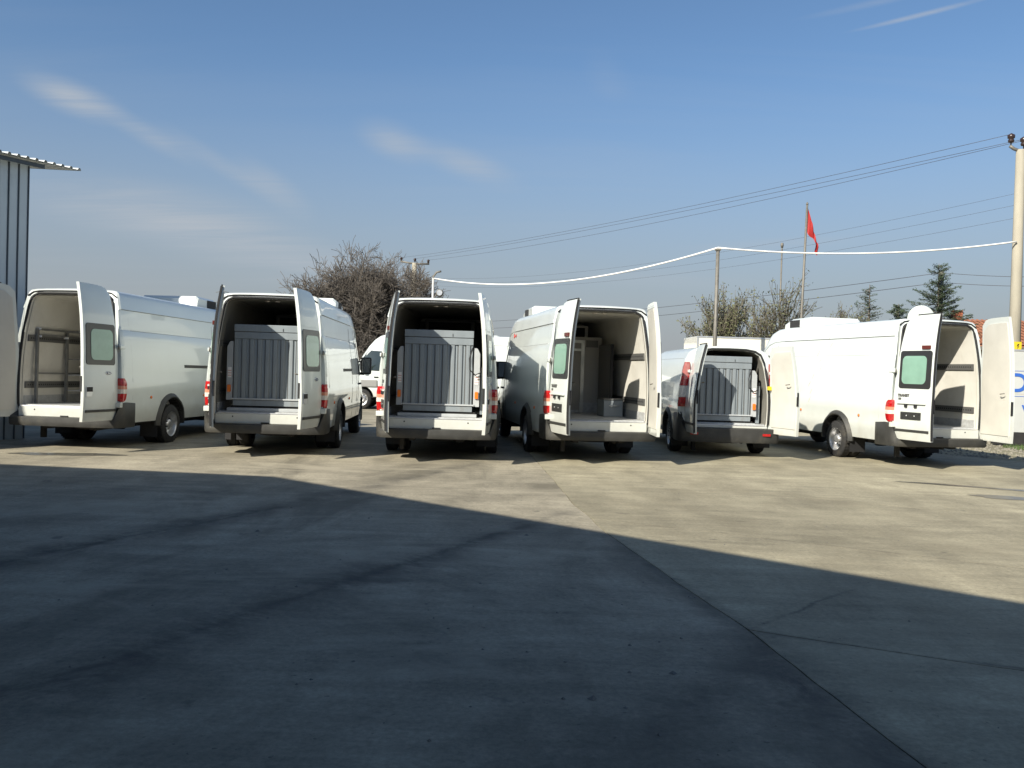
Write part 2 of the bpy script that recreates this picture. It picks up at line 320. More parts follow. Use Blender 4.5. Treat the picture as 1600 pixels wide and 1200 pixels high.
def slab(poly, m, dz=0):
    if len(poly) < 3: return
    q = []
    for i, p in enumerate(poly):
        p2 = poly[(i+1) % len(poly)]; ln = math.hypot(p2[0]-p[0], p2[1]-p[1]); near = max(min(math.hypot(*p), math.hypot(*p2)), 0) < 22
        n_ = max(1, int(ln/.22)) if near and ln < 40 else 1
        for k in range(n_): q.append((p[0]+(p2[0]-p[0])*k/n_, p[1]+(p2[1]-p[1])*k/n_))
    poly = [(x+.030*noise.noise(Vector((x*1.1, y*1.1, 1)))+.012*noise.noise(Vector((x*5, y*5, 1))), y+.030*noise.noise(Vector((x*1.1, y*1.1, 7)))+.012*noise.noise(Vector((x*5, y*5, 7)))) for x, y in q]
    b = bmesh.new(); f = b.faces.new([b.verts.new((x, y, dz)) for x, y in poly]); b.normal_update()
    if f.normal.z < 0: f.normal_flip()
    r_ = bmesh.ops.inset_region(b, faces=[f], thickness=.012, depth=0)
    top = f; edge = [v for v in b.verts if v not in set(top.verts)]
    for v in edge: v.co.z -= .008
    ex = bmesh.ops.extrude_edge_only(b, edges=[e for e in b.edges if e.is_boundary])
    for v in ex['geom']:
        if isinstance(v, bmesh.types.BMVert): v.co.z = -.06
    bmesh.ops.recalc_face_normals(b, faces=b.faces[:])
    if top.normal.z < 0: bmesh.ops.reverse_faces(b, faces=b.faces[:])
    me = bpy.data.meshes.new('concrete_slab'); b.to_mesh(me); b.free(); me.materials.append(m); link('concrete_slab', me, yard)
G = .0055
left = [(x-G, y) for x, y in JP]+[(-26, 40), (-26, -14)]
S1 = ((-3.71, 6.54), (-.39, 14.84)); S2 = ((-2.16, 3.83), (.23, 8.83))
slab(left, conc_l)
right = [(x+G, y) for x, y in JP]+[(9.0, 40), (9.1, 19.2), (10.3, 17.4), (13, 15.6), (26, 9), (26, -14)]
T0 = ((.47, 13.49), (1.85, 12.66)); T1 = ((1.0, 9.27), (4.31, 7.44)); T2 = ((1.51, 5.36), (2.78, 4.77)); T3 = ((1.7, 1.2), (3., .6))
slab(clip(right, *halfplane(*T0, G)), conc_r)
slab(clip(clip(right, *halfplane(T0[1], T0[0], G)), *halfplane(*T1, G)), conc_r)
slab(clip(clip(right, *halfplane(T1[1], T1[0], G)), *halfplane(*T2, G)), conc_r)
slab(clip(clip(right, *halfplane(T2[1], T2[0], G)), *halfplane(*T3, G)), conc_r)
slab(clip(right, *halfplane(T3[1], T3[0], G)), conc_r)

# ------------------------------------------------------------------ warehouse whose shade falls across the yard (behind the camera)
def clad_wall(mbody, p, q, z0, z1, parent, name='wall', step=.25):
    m_ = MB(); P_ = Vector((*p, 0)); Q_ = Vector((*q, 0)); d = (Q_-P_); ln = d.length; d.normalize(); n_ = Vector((d.y, -d.x, 0))
    prof = []; u = 0
    while u < ln-step*.5:
        prof += [(u, 0), (u+step*.62, 0), (u+step*.72, .03), (u+step*.90, .03)]; u += step
    prof.append((ln, 0)); pts = []
    for (a, o_) in prof:
        b_ = P_+d*min(a, ln)+n_*o_; pts += [(b_.x, b_.y, z0), (b_.x, b_.y, z1)]
    m_.grid(pts, len(prof), 2, smooth=False); return m_.build(name, mbody, parent, fix=False)
wh = tag(empty('warehouse', (0, 0, 0)), 'tall metal clad warehouse behind the camera shading the yard', 'building')
H_ = 4.6; ED = [(-34, 8.3), (-11.45, 6.84), (-7.6, 6.36), (-.80, .62), (8.4, -7.1), (20, -17.2), (0, -30), (-40, -24)]
m_ = MB(); m_.loft([[(x, y, H_-.02) for x, y in ED], [(x, y, H_+.14) for x, y in ED]], smooth=False); m_.build('shade_canopy', clad_dark, wh)  # unseen overhang with dark underside, shaped to block sky light from the foreground
m_ = MB(); m_.loft([[(x, y, H_+.145) for x, y in ED], [(x*.9-1.2, y*.9-1, H_+.9) for x, y in ED]], smooth=False); m_.build('roof', roof_m, wh)
WL = [(-34, 4.5), (-11.5, 3.4), (-8.9, 2.2), (2.6, -7.6), (12, -16), (0, -27), (-38, -21)]
for i in range(len(WL)): clad_wall(clad_m, WL[i], WL[(i+1) % len(WL)], 0, H_-.05, wh, step=.5)
for k in range(9):
    f_ = k/8; a = Vector((*WL[2], 0)).lerp(Vector((*WL[4], 0)), f_); b = a+Vector((2.6, 3.1, 0)).normalized()*3.3; m_ = MB(); n_ = Vector((.04, -.03, 0))
    m_.loft([[tuple(a-n_+Vector((0, 0, H_-.30))), tuple(a+n_+Vector((0, 0, H_-.30))), tuple(a+n_+Vector((0, 0, H_-.03))), tuple(a-n_+Vector((0, 0, H_-.03)))], [tuple(b-n_+Vector((0, 0, H_-.14))), tuple(b+n_+Vector((0, 0, H_-.14))), tuple(b+n_+Vector((0, 0, H_-.03))), tuple(b-n_+Vector((0, 0, H_-.03)))]], smooth=False)
    m_.build('shade_canopy_bracket', metal_dark, wh)

# ------------------------------------------------------------------ van builder
class Spec: pass
T = Spec()
T.P = [(.30, .88), (.36, .93), (.44, .962), (.60, .978), (.74, .980), (.765, .972), (.95, .985), (1.12, .983), (1.14, .976), (1.30, .970), (1.55, .952), (1.80, .922), (1.985, .892), (1.995, .884), (2.15, .868), (2.33, .846), (2.338, .860), (2.44, .832), (2.54, .810), (2.60, .785), (2.632, .745), (2.65, .66), (2.660, .48), (2.667, .25), (2.67, 0)]
T.O = [(.68, .80), (.72, .815), (.95, .822), (1.25, .822), (1.6, .806), (1.9, .778), (2.15, .745), (2.32, .722), (2.44, .700), (2.50, .678), (2.535, .64), (2.553, .56), (2.558, .30), (2.56, 0)]
T.D = [(.50, .86), (.9, .872), (1.25, .872), (1.6, .855), (1.9, .825), (2.15, .79), (2.35, .762), (2.45, .745), (2.70, .70)]
T.lean = [(0, 0), (1.25, 0), (1.6, .008), (1.9, .022), (2.2, .045), (2.45, .078), (2.7, .12)]
T.Zt = [(0, 2.67), (4.25, 2.67), (4.6, 2.65), (4.85, 2.58), (5.05, 2.44), (5.25, 2.20), (5.45, 1.90), (5.62, 1.60), (5.72, 1.42), (5.82, 1.32), (6.05, 1.20), (6.25, 1.06), (6.36, .92), (6.4, .70)]
T.Y = [0, .035, .12, .6, 1.2, 2.2, 3.2, 4.0, 4.25, 4.45, 4.6, 4.75, 4.85, 4.95, 5.05, 5.15, 5.25, 5.35, 5.45, 5.54, 5.62, 5.67, 5.72, 5.78, 5.85, 5.95, 6.05, 6.15, 6.25, 6.31, 6.36, 6.4]
T.top, T.floor, T.cav, T.zb, T.len, T.ra, T.fa, T.wr, T.arch = 2.67, .68, 4.1, .38, 6.4, 1.70, 5.45, .355, .45
T.dtop, T.dbot, T.dw, T.win, T.hx = 2.69, .50, .86, (1.40, 2.06), .865
T.dual = True; T.lamp = (.80, 1.19)
K = Spec()
K.P = [(.28, .88), (.36, .93), (.48, .955), (.62, .965), (.80, .965), (.98, .958), (1.0, .948), (1.15, .940), (1.35, .915), (1.6, .865), (1.78, .815), (1.79, .805), (1.90, .745), (1.97, .64), (2.01, .45), (2.03, .2), (2.035, 0)]
K.O = [(.575, .70), (.62, .725), (.9, .735), (1.15, .73), (1.4, .70), (1.6, .67), (1.75, .635), (1.86, .58), (1.92, .48), (1.95, .30), (1.955, 0)]
K.D = [(.40, .80), (.9, .80), (1.2, .79), (1.45, .765), (1.7, .72), (1.85, .69), (2.0, .66)]
K.lean = [(0, 0), (1.05, 0), (1.4, .035), (1.7, .085), (2.05, .17)]
K.Zt = [(0, 2.035), (3.2, 2.035), (3.6, 2.01), (3.9, 1.90), (4.2, 1.66), (4.5, 1.38), (4.65, 1.26), (4.9, 1.16), (5.15, 1.02), (5.28, .85), (5.33, .62)]
K.Y = [0, .035, .12, .6, 1.4, 2.4, 3.0, 3.2, 3.4, 3.6, 3.75, 3.9, 4.05, 4.2, 4.35, 4.5, 4.58, 4.65, 4.78, 4.9, 5.05, 5.15, 5.22, 5.28, 5.33]
K.top, K.floor, K.cav, K.zb, K.len, K.ra, K.fa, K.wr, K.arch = 2.035, .575, 2.6, .32, 5.33, 1.0, 4.3, .335, .40
K.dtop, K.dbot, K.dw, K.win, K.hx = 2.03, .45, .79, (1.2, 1.72), .80
K.dual = False; K.lamp = (.90, 1.72)

def nar(S, y):
    e = S.len-y
    return 1 if e > .95 else (.70+.30*math.sin(min(1, (e/.95))**.55*math.pi/2))
def sx(S, y, z):  # half width of the body at y, height z
    zt = lerp_tab(S.Zt, y)
    z0 = z if z < .6 or zt >= S.top-.001 else .6+(z-.6)*(S.top-.6)/max(.05, (zt-.6))
    return lerp_tab(S.P, z0)*nar(S, y)
def body_ring(S, y, shrink=0):
    zt = lerp_tab(S.Zt, y); k = max(.05, (zt-.6))/(S.top-.6); pts = []
    for (z, x) in S.P:
        if z < S.zb-.001: continue
        zz = z if z < .6 else .6+(z-.6)*k
        yy = y+lerp_tab(S.lean, z) if y < .3 else y
        xx = max(0, x*nar(S, y)-shrink) if x > 0 else 0
        if shrink: zz -= shrink*max(0, (z-2)/.7 if z > 2 else 0)
        pts.append((xx, yy, zz))
    r_ = pts[::-1]; l_ = [(-x, yy, z) for x, yy, z in pts[:-1]]
    # top -> right down -> left up
    return r_+l_
def evaluated_boolean(base_me, cutters):
    o = link('tmp', base_me); cs = []
    for c in cutters:
        co = link('tmpc', c); cs.append(co); md = o.modifiers.new('b', 'BOOLEAN'); md.operation = 'DIFFERENCE'; md.object = co; md.solver = 'EXACT'
        try: md.material_mode = 'TRANSFER'
        except Exception: pass
    bpy.context.view_layer.update(); dg = bpy.context.evaluated_depsgraph_get()
    me = bpy.data.meshes.new_from_object(o.evaluated_get(dg))
    for c in cs: bpy.data.objects.remove(c)
    bpy.data.objects.remove(o); return me
def o_ring(S, y, off=0, lean=True, seg=None):
    pts = []
    for (z, x) in S.O: pts.append((max(0, x+off) if x > 0 else 0, y+(lerp_tab(S.lean, z) if lean else 0), z+(off if z > 1.5 and x < .6 else 0)+(-off if z < S.floor+.01 else 0)))
    return pts[::-1]+[(-x, yy, z) for x, yy, z in pts[:-1]]
def make_body(S, cargo_open=True, paint=None):
    m_ = MB(); rings = [body_ring(S, 0, .022)]+[body_ring(S, y) for y in S.Y[1:]]
    m_.loft(rings, smooth=True); me = m_.mesh('body', [paint or white, lining_m, dark_m]); cut = []
    if cargo_open:
        c = MB(); c.loft([o_ring(S, -.4), o_ring(S, .3, 0), o_ring(S, S.cav, 0, False)], mi=0); cut.append(c.mesh('cut', [lining_m]))
    for ax in (S.ra, S.fa):
        for s_ in (-1, 1):
            c = MB(); rr = S.arch if ax == S.ra else S.arch-.02
            x0, x1 = (.60, 1.2) if s_ > 0 else (-1.2, -.60)
            c.lathe([(x0, rr), (x1, rr)], 0, ax, S.wr+.03, 32); cut.append(c.mesh('cut', [dark_m]))
    me = evaluated_boolean(me, cut); smooth_auto(me, 32); me.name = 'van_body'; return me
# rounded-rect sheet mapped to a surface
def rrect(w, h, r, n=5):
    pts = []
    for cx, cz, a0 in ((w/2-r, h/2-r, 0), (-w/2+r, h/2-r, 90), (-w/2+r, -h/2+r, 180), (w/2-r, -h/2+r, 270)):
        for k in range(n+1): a = R(a0+90*k/n); pts.append((cx+r*math.cos(a), cz+r*math.sin(a)))
    return pts
def mapped_sheet(fn, cx, cz, w, h, r, th, mats, name, parent):
    m_ = MB(); out = rrect(w, h, r); rings = []
    for k in (1, .8, .55, .3, .05): rings.append([fn(cx+a*k, cz+b*k) for a, b in out])
    n = len(out); vs = [p for rg in rings for p in rg]
    fs = [(i*n+k, i*n+(k+1) % n, (i+1)*n+(k+1) % n, (i+1)*n+k) for i in range(4) for k in range(n)]+[[4*n+k for k in range(n)]]
    m_.add(vs, fs, 0, True)
    o = len(m_.v); edge = [fn(cx+a, cz+b, th) for a, b in out]; m_.add(edge+rings[0], [(k, (k+1) % n, n+(k+1) % n, n+k) for k in range(n)], 0, False)
    return m_.build(name, mats, parent, fix=False)
def make_door(S, side, parent, phi, plate=False, handle=True, badge=False, model=False, window=True):
    """leaf in its closed pose relative to the hinge; local x runs from hinge (0) to the free edge, mirrored by side"""
    hx = S.hx; sg = -1 if side > 0 else 1     # right door: closed leaf runs to -x
    def X(xc): return (hx-xc)*sg              # xc = distance from van centreline
    def surf(xc, z, off=0): return (X(xc), lerp_tab(S.lean, z)-.035-.012*math.sin(max(0, min(1, (z-S.dbot)/(1.3-S.dbot)))*math.pi)+off, z)
    m_ = MB(); NR, NC = 22, 9; outer = []; inner = []
    for i in range(NR):
        for j in range(NC):
            s_ = j/(NC-1); zt = S.dtop-.02*s_**2-.11*s_**12; z = S.dbot+(i/(NR-1))*(zt-S.dbot); xc = .004+s_*(lerp_tab(S.D, z)-.004)
            if i == 0: z += 0
            outer.append(surf(xc, z, .012 if (j in (0, NC-1) or i in (0, NR-1)) else 0)); inner.append(surf(xc, z, .062))
    m_.grid(outer, NR, NC); m_.grid(inner, NR, NC)
    per = [j for j in range(NC)]+[i*NC+NC-1 for i in range(1, NR)]+[(NR-1)*NC+j for j in range(NC-2, -1, -1)]+[i*NC for i in range(NR-2, 0, -1)]
    o = len(m_.v); q = len(per); m_.add([outer[k] for k in per]+[inner[k] for k in per], [(k, (k+1) % q, q+(k+1) % q, q+k) for k in range(q)], 0, False)
    d = m_.build('rear_door', white, parent)
    d.location = (side*hx, 0.0, 0); d.rotation_euler = (0, 0, R(phi)*(1 if side > 0 else -1))
    # inner lining panel, proud of the leaf
    m_ = MB(); pts = []; pts2 = []
    for i in range(14):
        for j in range(6):
            s_ = j/5; zt = S.dtop-.02*s_**2-.11*s_**12-.10; z = S.dbot+.12+(i/13)*(zt-S.dbot-.12); xc = .05+s_*(lerp_tab(S.D, z)-.11); pts.append(surf(xc, z, .086 if (0 < i < 13 and 0 < j < 5) else .075)); pts2.append(surf(xc, z, .06))
    m_.grid(pts, 14, 6); per = [j for j in range(6)]+[i*6+5 for i in range(1, 14)]+[13*6+j for j in range(4, -1, -1)]+[i*6 for i in range(12, 0, -1)]; q = len(per)
    m_.add([pts[k] for k in per]+[pts2[k] for k in per], [(k, (k+1) % q, q+(k+1) % q, q+k) for k in range(q)]); m_.build('door_lining', door_lining_m, d)
    if side < 0:   # black meeting seal down the free edge of the first-closing leaf
        m_ = MB(); rg = []
        for k in range(21):
            z = S.dbot+.02+(S.dtop-S.dbot-.03)*k/20; rg.append([surf(.002, z, -.002), surf(-.016, z, .002), surf(-.020, z, .028), surf(.002, z, .034)])
        m_.loft(rg, smooth=False); m_.tube([surf(.002+.1*k, S.dtop-.02*(.1*k)**2+.004, .02) for k in range(6)], .014, 6); m_.build('door_seal', rubber, d)
    if window:
        za, zb = S.win; wc = .5*(lerp_tab(S.D, (za+zb)/2)); w = lerp_tab(S.D, zb)-.14
        mapped_sheet(lambda x, z, t_=0: surf(x, z, -.006+t_), wc-.01, (za+zb)/2, w+.05, zb-za, .05, .014, black_frame, 'window_surround', d)
        mapped_sheet(lambda x, z, t_=0: surf(x, z, -.011+t_), wc+.01, (za+zb)/2-.005, w-.12, zb-za-.17, .085, .006, glass_green, 'window_glass', d)
    m_ = MB(); z = S.dbot+.165
    a, b = .05, lerp_tab(S.D, z)-.03
    m_.loft([[surf(xx, z-.022, .004), surf(xx, z-.018, -.014), surf(xx, z+.018, -.014), surf(xx, z+.022, .004)] for xx in (a, (a+b)/2, b)], smooth=False); m_.build('rub_strip', plastic, d)
    if handle:
        m_ = MB(); zz = 1.02; p0 = surf(.13, zz); m_.box(min(X(.06), X(.19)), max(X(.06), X(.19)), p0[1]-.018, p0[1]+.006, zz-.045, zz+.03, 0, .006); m_.build('door_handle', rubber, d)
        m_ = MB(); m_.box(min(X(.05), X(.20)), max(X(.05), X(.20)), p0[1]-.006, p0[1]+.01, zz-.13, zz+.04, 0, .008); m_.build('handle_recess', alu, d)
    # latch plate on the free edge and inner release
    m_ = MB(); m_.box(min(X(-.004), X(.02)), max(X(-.004), X(.02)), .0, .03, .98, 1.22, 0); m_.build('latch_plate', rubber, d)
    m_ = MB(); zz = 1.36; m_.tube([surf(.10, zz, .13), surf(.10, zz, .155), surf(.17, zz-.01, .16), surf(.21, zz-.01, .135)], .009, 5); m_.build('inner_release', metal_dark, d)
    # hinge straps
    for zz in (1.72, .82) if S is T else (1.55, .75):
        m_ = MB(); xx = lerp_tab(S.D, zz); m_.box(min(X(xx-.01), X(xx+.11)), max(X(xx-.01), X(xx+.11)), -.062+lerp_tab(S.lean, zz), -.028+lerp_tab(S.lean, zz), zz-.026, zz+.026, 0, .008); m_.build('door_hinge', white, d)
    if plate:
        yb = surf(.4, .9)[1]
        m_ = MB(); m_.box(min(X(.22), X(.68)), max(X(.22), X(.68)), yb-.014, yb-.002, .86, .99, 0, .004); pl = m_.build('number_plate', plate_m, d)
        m_ = MB(); 
        for xx in (.36, .54): m_.lathe([(-.02, .001), (-.018, .012), (-.013, .013)], X(xx), yb, .925, 10, axis='y')
        m_.build('plate_screw', alu, pl)
        m_ = MB(); m_.box(min(X(.12), X(.76)), max(X(.12), X(.76)), yb-.03, yb+.0, 1.13, 1.155, 0, .006); m_.build('plate_lamp_bar', white, d)
        for xx in (.34, .56): m_ = MB(); m_.box(X(xx)-.03, X(xx)+.03, yb-.028, yb-.004, 1.07, 1.128, 0, .006); m_.build('plate_lamp', rubber, d)
    if model:
        for body_, size, zz, xx in (('TRANSIT', .066, 1.275, .64), ('350', .042, 1.215, .72)):
            me = text_mesh(body_, size, .003, .004); me.materials.clear(); me.materials.append(tierail_m)
            o_ = link('model_name' if size > .05 else 'model_number', me, d); p_ = surf(xx, zz, -.006); o_.location = p_; o_.rotation_euler = (R(90), 0, 0)
        m_ = MB(); p_ = surf(.2, 2.12); m_.box(min(X(.10), X(.28)), max(X(.10), X(.28)), p_[1]-.03, p_[1]+.01, 2.085, 2.15, 0, .008); m_.build('brake_lamp', mat('dim_red_lens', (.10, .02, .015), .3), d)
    if badge:
        m_ = MB(); p_ = surf(.60, 1.27); rg = [[(p_[0]+.075*k*math.cos(a*math.pi/12), p_[1]-o_, p_[2]+.032*k*math.sin(a*math.pi/12)) for a in range(24)] for k, o_ in ((1.0, 0), (.98, .008), (.9, .01))]
        m_.loft(rg, cap=True); bo = m_.build('oval_badge', alu, d)
        m_ = MB(); m_.loft([[(p_[0]+.06*math.cos(a*math.pi/12), p_[1]-o_, p_[2]+.024*math.sin(a*math.pi/12)) for a in range(24)] for o_ in (.008, .0125)]); m_.build('badge_field', mat('badge_blue', (.02, .035, .09), .3), bo)
        me = text_mesh('Ford', .038, .001, .001, .35); me.materials.clear(); me.materials.append(alu); t_ = link('badge_script', me, bo); t_.location = (p_[0], p_[1]-.0135, p_[2]); t_.rotation_euler = (R(90), 0, 0)
    return d
def wheel_meshes(S, dual):
    r_ = S.wr; t_ = MB(); w_ = .185 if dual else .215
    def ty(x0): t_.lathe([(x0-.01, r_*.64), (x0, r_*.70), (x0-.002, r_*.93), (x0+.02, r_*.985), (x0+.045, r_), (x0+w_-.045, r_), (x0+w_-.02, r_*.985), (x0+w_+.002, r_*.93), (x0+w_, r_*.70), (x0+w_+.01, r_*.64)], 0, 0, 0, 36, cap=False)
    ty(-w_)            # x from -w to 0, outer face at 0
    # tread grooves as small proud blocks
    for k in range(36):
        a = 2*math.pi*k/36
        for xo in (-w_+.05, -w_+.10, -w_+.145):
            c_, s_ = math.cos(a), math.sin(a); pr = []
            for dz in (r_-.002, r_+.004):
                for da in (-.05, .05):
                    for dx_ in (0, .03): pr.append((xo+dx_, dz*math.cos(a+da), dz*math.sin(a+da)))
            t_.add(pr, [(0, 1, 3, 2), (4, 6, 7, 5), (0, 4, 5, 1), (2, 3, 7, 6), (0, 2, 6, 4), (1, 5, 7, 3)])
    if dual: ty(-w_-.225)
    tm = t_.mesh('tyre', tyre_m)
    m_ = MB()
    if dual: prof = [(.004, r_*.66), (.006, r_*.62), (-.02, r_*.585), (-.10, r_*.56), (-.135, r_*.50), (-.135, r_*.34), (-.12, r_*.31), (-.06, r_*.26), (-.02, r_*.22), (-.012, r_*.10), (-.012, .002)]
    else: prof = [(.004, r_*.66), (.006, r_*.62), (-.02, r_*.585), (-.05, r_*.56), (-.055, r_*.45), (-.02, r_*.36), (-.015, r_*.22), (-.03, r_*.18), (-.03, .002)]
    m_.lathe(prof, 0, 0, 0, 32, cap=False); rm = m_.mesh('rim', rim_m)
    m_ = MB(); xh = -.1345 if dual else -.036
    for k in range(6):
        a = 2*math.pi*k/6; cy, cz = math.cos(a)*r_*.43, math.sin(a)*r_*.43
        m_.lathe([(xh, .024), (xh+.004, .023)], 0, cy, cz, 10)
        a += math.pi/6
        m_.lathe([(-.06 if dual else -.02, .010), (-.03 if dual else .0, .010)], 0, math.cos(a)*r_*.27, math.sin(a)*r_*.27, 6)
    hm = m_.mesh('wheel_bolt', dark_m); return tm, rm, hm
CACHE = {}
def add_wheels(S, root):
    for (ax, dual) in ((S.ra, S.dual), (S.fa, False)):
        key = (id(S), dual)
        if key not in CACHE: CACHE[key] = wheel_meshes(S, dual)
        tm, rm, hm = CACHE[key]
        for s_ in (-1, 1):
            w = empty('wheel', (s_*(sx(S, ax, .5)-(.0 if dual else .03)+(.03 if dual else 0)), ax, S.wr), 0, root)
            if s_ < 0: w.rotation_euler = (0, 0, math.pi)
            link('tyre', tm, w); link('rim', rm, w); tag(link('wheel_bolts', hm, w), kind='stuff')
def flare(S, root):
    for s_ in (-1, 1):
        m_ = MB(); rings = []; cz = S.wr+.03; r0 = S.arch
        for k in range(25):
            a = R(-28+236*k/24); y0, z0 = S.ra+math.cos(a)*r0, cz+math.sin(a)*r0; y1, z1 = S.ra+math.cos(a)*(r0+.085), cz+math.sin(a)*(r0+.085)
            z0 = max(z0, S.zb-.03); z1 = max(z1, S.zb-.03); x0 = sx(S, y0, max(.45, z0)); x1 = sx(S, y1, max(.45, z1)); bul = .055 if S.dual else .03
            rings.append([(s_*(x0-.10), y0, z0), (s_*(x0+bul), y0, z0), (s_*(x0+bul+.008), y0+(y1-y0)*.3, z0+(z1-z0)*.3), (s_*(x1+.006), y1, z1), (s_*(x1-.02), y1, z1)])
        m_.loft(rings, smooth=True); me = m_.mesh('wheel_arch', plastic); smooth_auto(me, 40); link('wheel_arch', me, root)
def tail_lamp(S, root):
    z0, z1 = S.lamp
    for s_ in (-1, 1):
        la = None
        if S is T: segs = [(z0, z0+.135, red_l), (z0+.137, z0+.205, clear_l), (z0+.207, z0+.262, mat('pink_lens', (.55, .22, .14), .15, coat=.6)), (z0+.264, z1, red_l)]
        else: segs = [(z0, z0+.17, red_l), (z0+.172, z0+.38, clear_l), (z0+.382, z0+.56, red_l), (z0+.562, z1, mat('smoked_pink_lens', (.30, .10, .09), .2, coat=.6))]
        for (a, b, m0) in segs:
            m_ = MB(); rings = []; 
            for i in range(7):
                z = a+(b-a)*i/6; t_ = (z-z0)/(z1-z0); x = lerp_tab(S.P, z); ln = lerp_tab(S.lean, z); e = min(1, min(t_, 1-t_)*9+.35); fy = .115*(.75+.25*math.sin(t_*math.pi))*e
                xi = (.885 if S is T else .80-.06*t_)+.02*(1-e)
                rings.append([(s_*xi, ln+.02, z), (s_*xi, ln-.020*e, z), (s_*(x-.03), ln-.022*e, z), (s_*(x+.004), ln+.006, z), (s_*(x+.010), ln+.035, z), (s_*(x+.006), ln+fy, z), (s_*(x-.04), ln+fy, z)])
            m_.loft(rings, smooth=False)
            if la is None: la = m_.build('tail_light', m0, root)
            else: m_.build('lamp_lens', m0, la)
def bumper(S, root):
    m_ = MB(); z0, z1 = (.365, .515) if S is T else (.27, .53)
    prof = [(-1, .40), (-1, .12), (-.99, 0.0), (-.965, -.07), (-.90, -.13), (-.6, -.165), (0, -.175), (.6, -.165), (.90, -.13), (.965, -.07), (.99, 0), (1, .12), (1, .40)]
    rings = []
    for (u, y) in prof:
        side = abs(u) > .955; x = u*(.99 if S is T else .97); zt = (.79 if S is T else .80) if y > -.001 else (z1+.0 if abs(u) < .95 else .70)
        if y > .3: zt -= .02
        ins = .10
        cx, cy = x*(1-ins*.9), (y+ins) if not side or y < 0 else y
        if abs(u) >= .99: cx, cy = x-math.copysign(.06, u), y
        rings.append([(cx, cy, z0), (x*.985, y+.01, z0), (x, y, z0+.03), (x*1.004, y-.004, (z0+zt)/2), (x, y, zt-.015), (x-math.copysign(.012, u) if side else x, y+.015, zt), (cx, cy, zt)])
    m_.loft(rings, smooth=True); me = m_.mesh('rear_bumper', plastic); smooth_auto(me, 40); o = link('rear_bumper', me, root)
    if S is K:
        for s_ in (-1, 1): m_ = MB(); m_.box(s_*.68-.075, s_*.68+.075, -.182, -.165, .40, .445, 0, .005); m_.build('reflector', red_l, o)
    return o
def seal_ring(S, root):
    m_ = MB(); rg = o_ring(S, -.008, .022); m_.tube(rg[::1], .021, 6, closed=True); m_.build('opening_seal', rubber, root)
    if S is T:
        # drip channel above the opening
        m_ = MB(); pts = []
        for k in range(17):
            x = -.78+1.56*k/16; z = 2.622-.012*(x/.78)**2-.08*abs(x/.78)**12; pts.append((x, lerp_tab(S.lean, z)-.004, z))
        m_.tube(pts, .012, 5); m_.build('drip_channel', rubber, root)
def sill(S, root):
    m_ = MB(); f = S.floor; w = .80 if S is T else .72
    m_.box(-w, w, -.05, .0, (.517 if S is T else .532), f-.004, 0, .008); o = m_.build('sill_panel', white, root)
    m_ = MB(); m_.box(-w+.03, w-.03, -.055, .03, f-.002, f+.012, 0, .003); m_.build('sill_strip', alu, o)
    if S is T:
        for x in (-.52, .52): m_ = MB(); m_.lathe([(-.053, .012), (-.049, .013)], x, 0, .63, 10, axis='y'); m_.build('sill_hole', dark_m, o)
        m_ = MB(); m_.box(-.06, .07, -.07, -.05, .522, .542); m_.build('striker', rubber, o)
    for s_ in (-1, 1):   # small white corner under the tail lamp
        if S is T:
            for zz in (1.705,):
                x = lerp_tab(S.P, zz); m_ = MB(); m_.box(min(s_*(x-.05), s_*(x+.014)), max(s_*(x-.05), s_*(x+.014)), -.045, .115, zz-.03, zz+.03, 0, .012); m_.build('pillar_hinge', white, root)
                m_ = MB(); m_.tube([(s_*(x-.02), -.05, zz-.036), (s_*(x-.02), -.05, zz+.036)], .012, 8); m_.build('hinge_pin', metal_dark, root)
        if S is T: m_ = MB(); m_.box(min(s_*.868, s_*.985), max(s_*.868, s_*.985), -.075, .0, .705, .79, 0, .012); m_.build('corner_step', white, root)
def undercarriage(S, root):
    m_ = MB(); zb = S.zb
    m_.box(-.45, -.36, .1, S.len-.6, zb-.07, zb+.05); m_.box(.36, .45, .1, S.len-.6, zb-.07, zb+.05)
    for y in (.25, .9, 2.6, 3.6, 4.6): m_.box(-.75, .75, y, y+.09, zb-.03, zb+.04)
    m_.tube([(-.7, S.ra, S.wr), (.7, S.ra, S.wr)], .05, 8); m_.lathe([(-.14, .03), (-.09, .13), (.09, .13), (.14, .03)], 0, S.ra, S.wr, 14)
    m_.lathe([(-.10, .10), (-.09, .31), (.07, .32), (.09, .2)], .05, .78 if S is T else .55, zb+.0, 20, axis='z')   # spare wheel under the tail
    m_.tube([(.30, 2.6, zb-.05), (.32, .9, zb-.06), (.34, .3, zb-.07)], .03, 8)
    m_.box(-.62, -.55, .28, .36, zb-.24, zb+.02); m_.box(-.9, .9, .3, S.len-.9, zb+.03, zb+.06)
    m_.box(-.85, .85, S.len-.7, S.len-.3, .2, .5)
    m_.build('chassis', chassis_m, root)
    for s_ in (-1, 1):
        m_ = MB(); m_.box(s_*.80-.16, s_*.80+.16, S.ra-.46, S.ra-.45, .14, .48); m_.build('mud_flap', rubber, root)
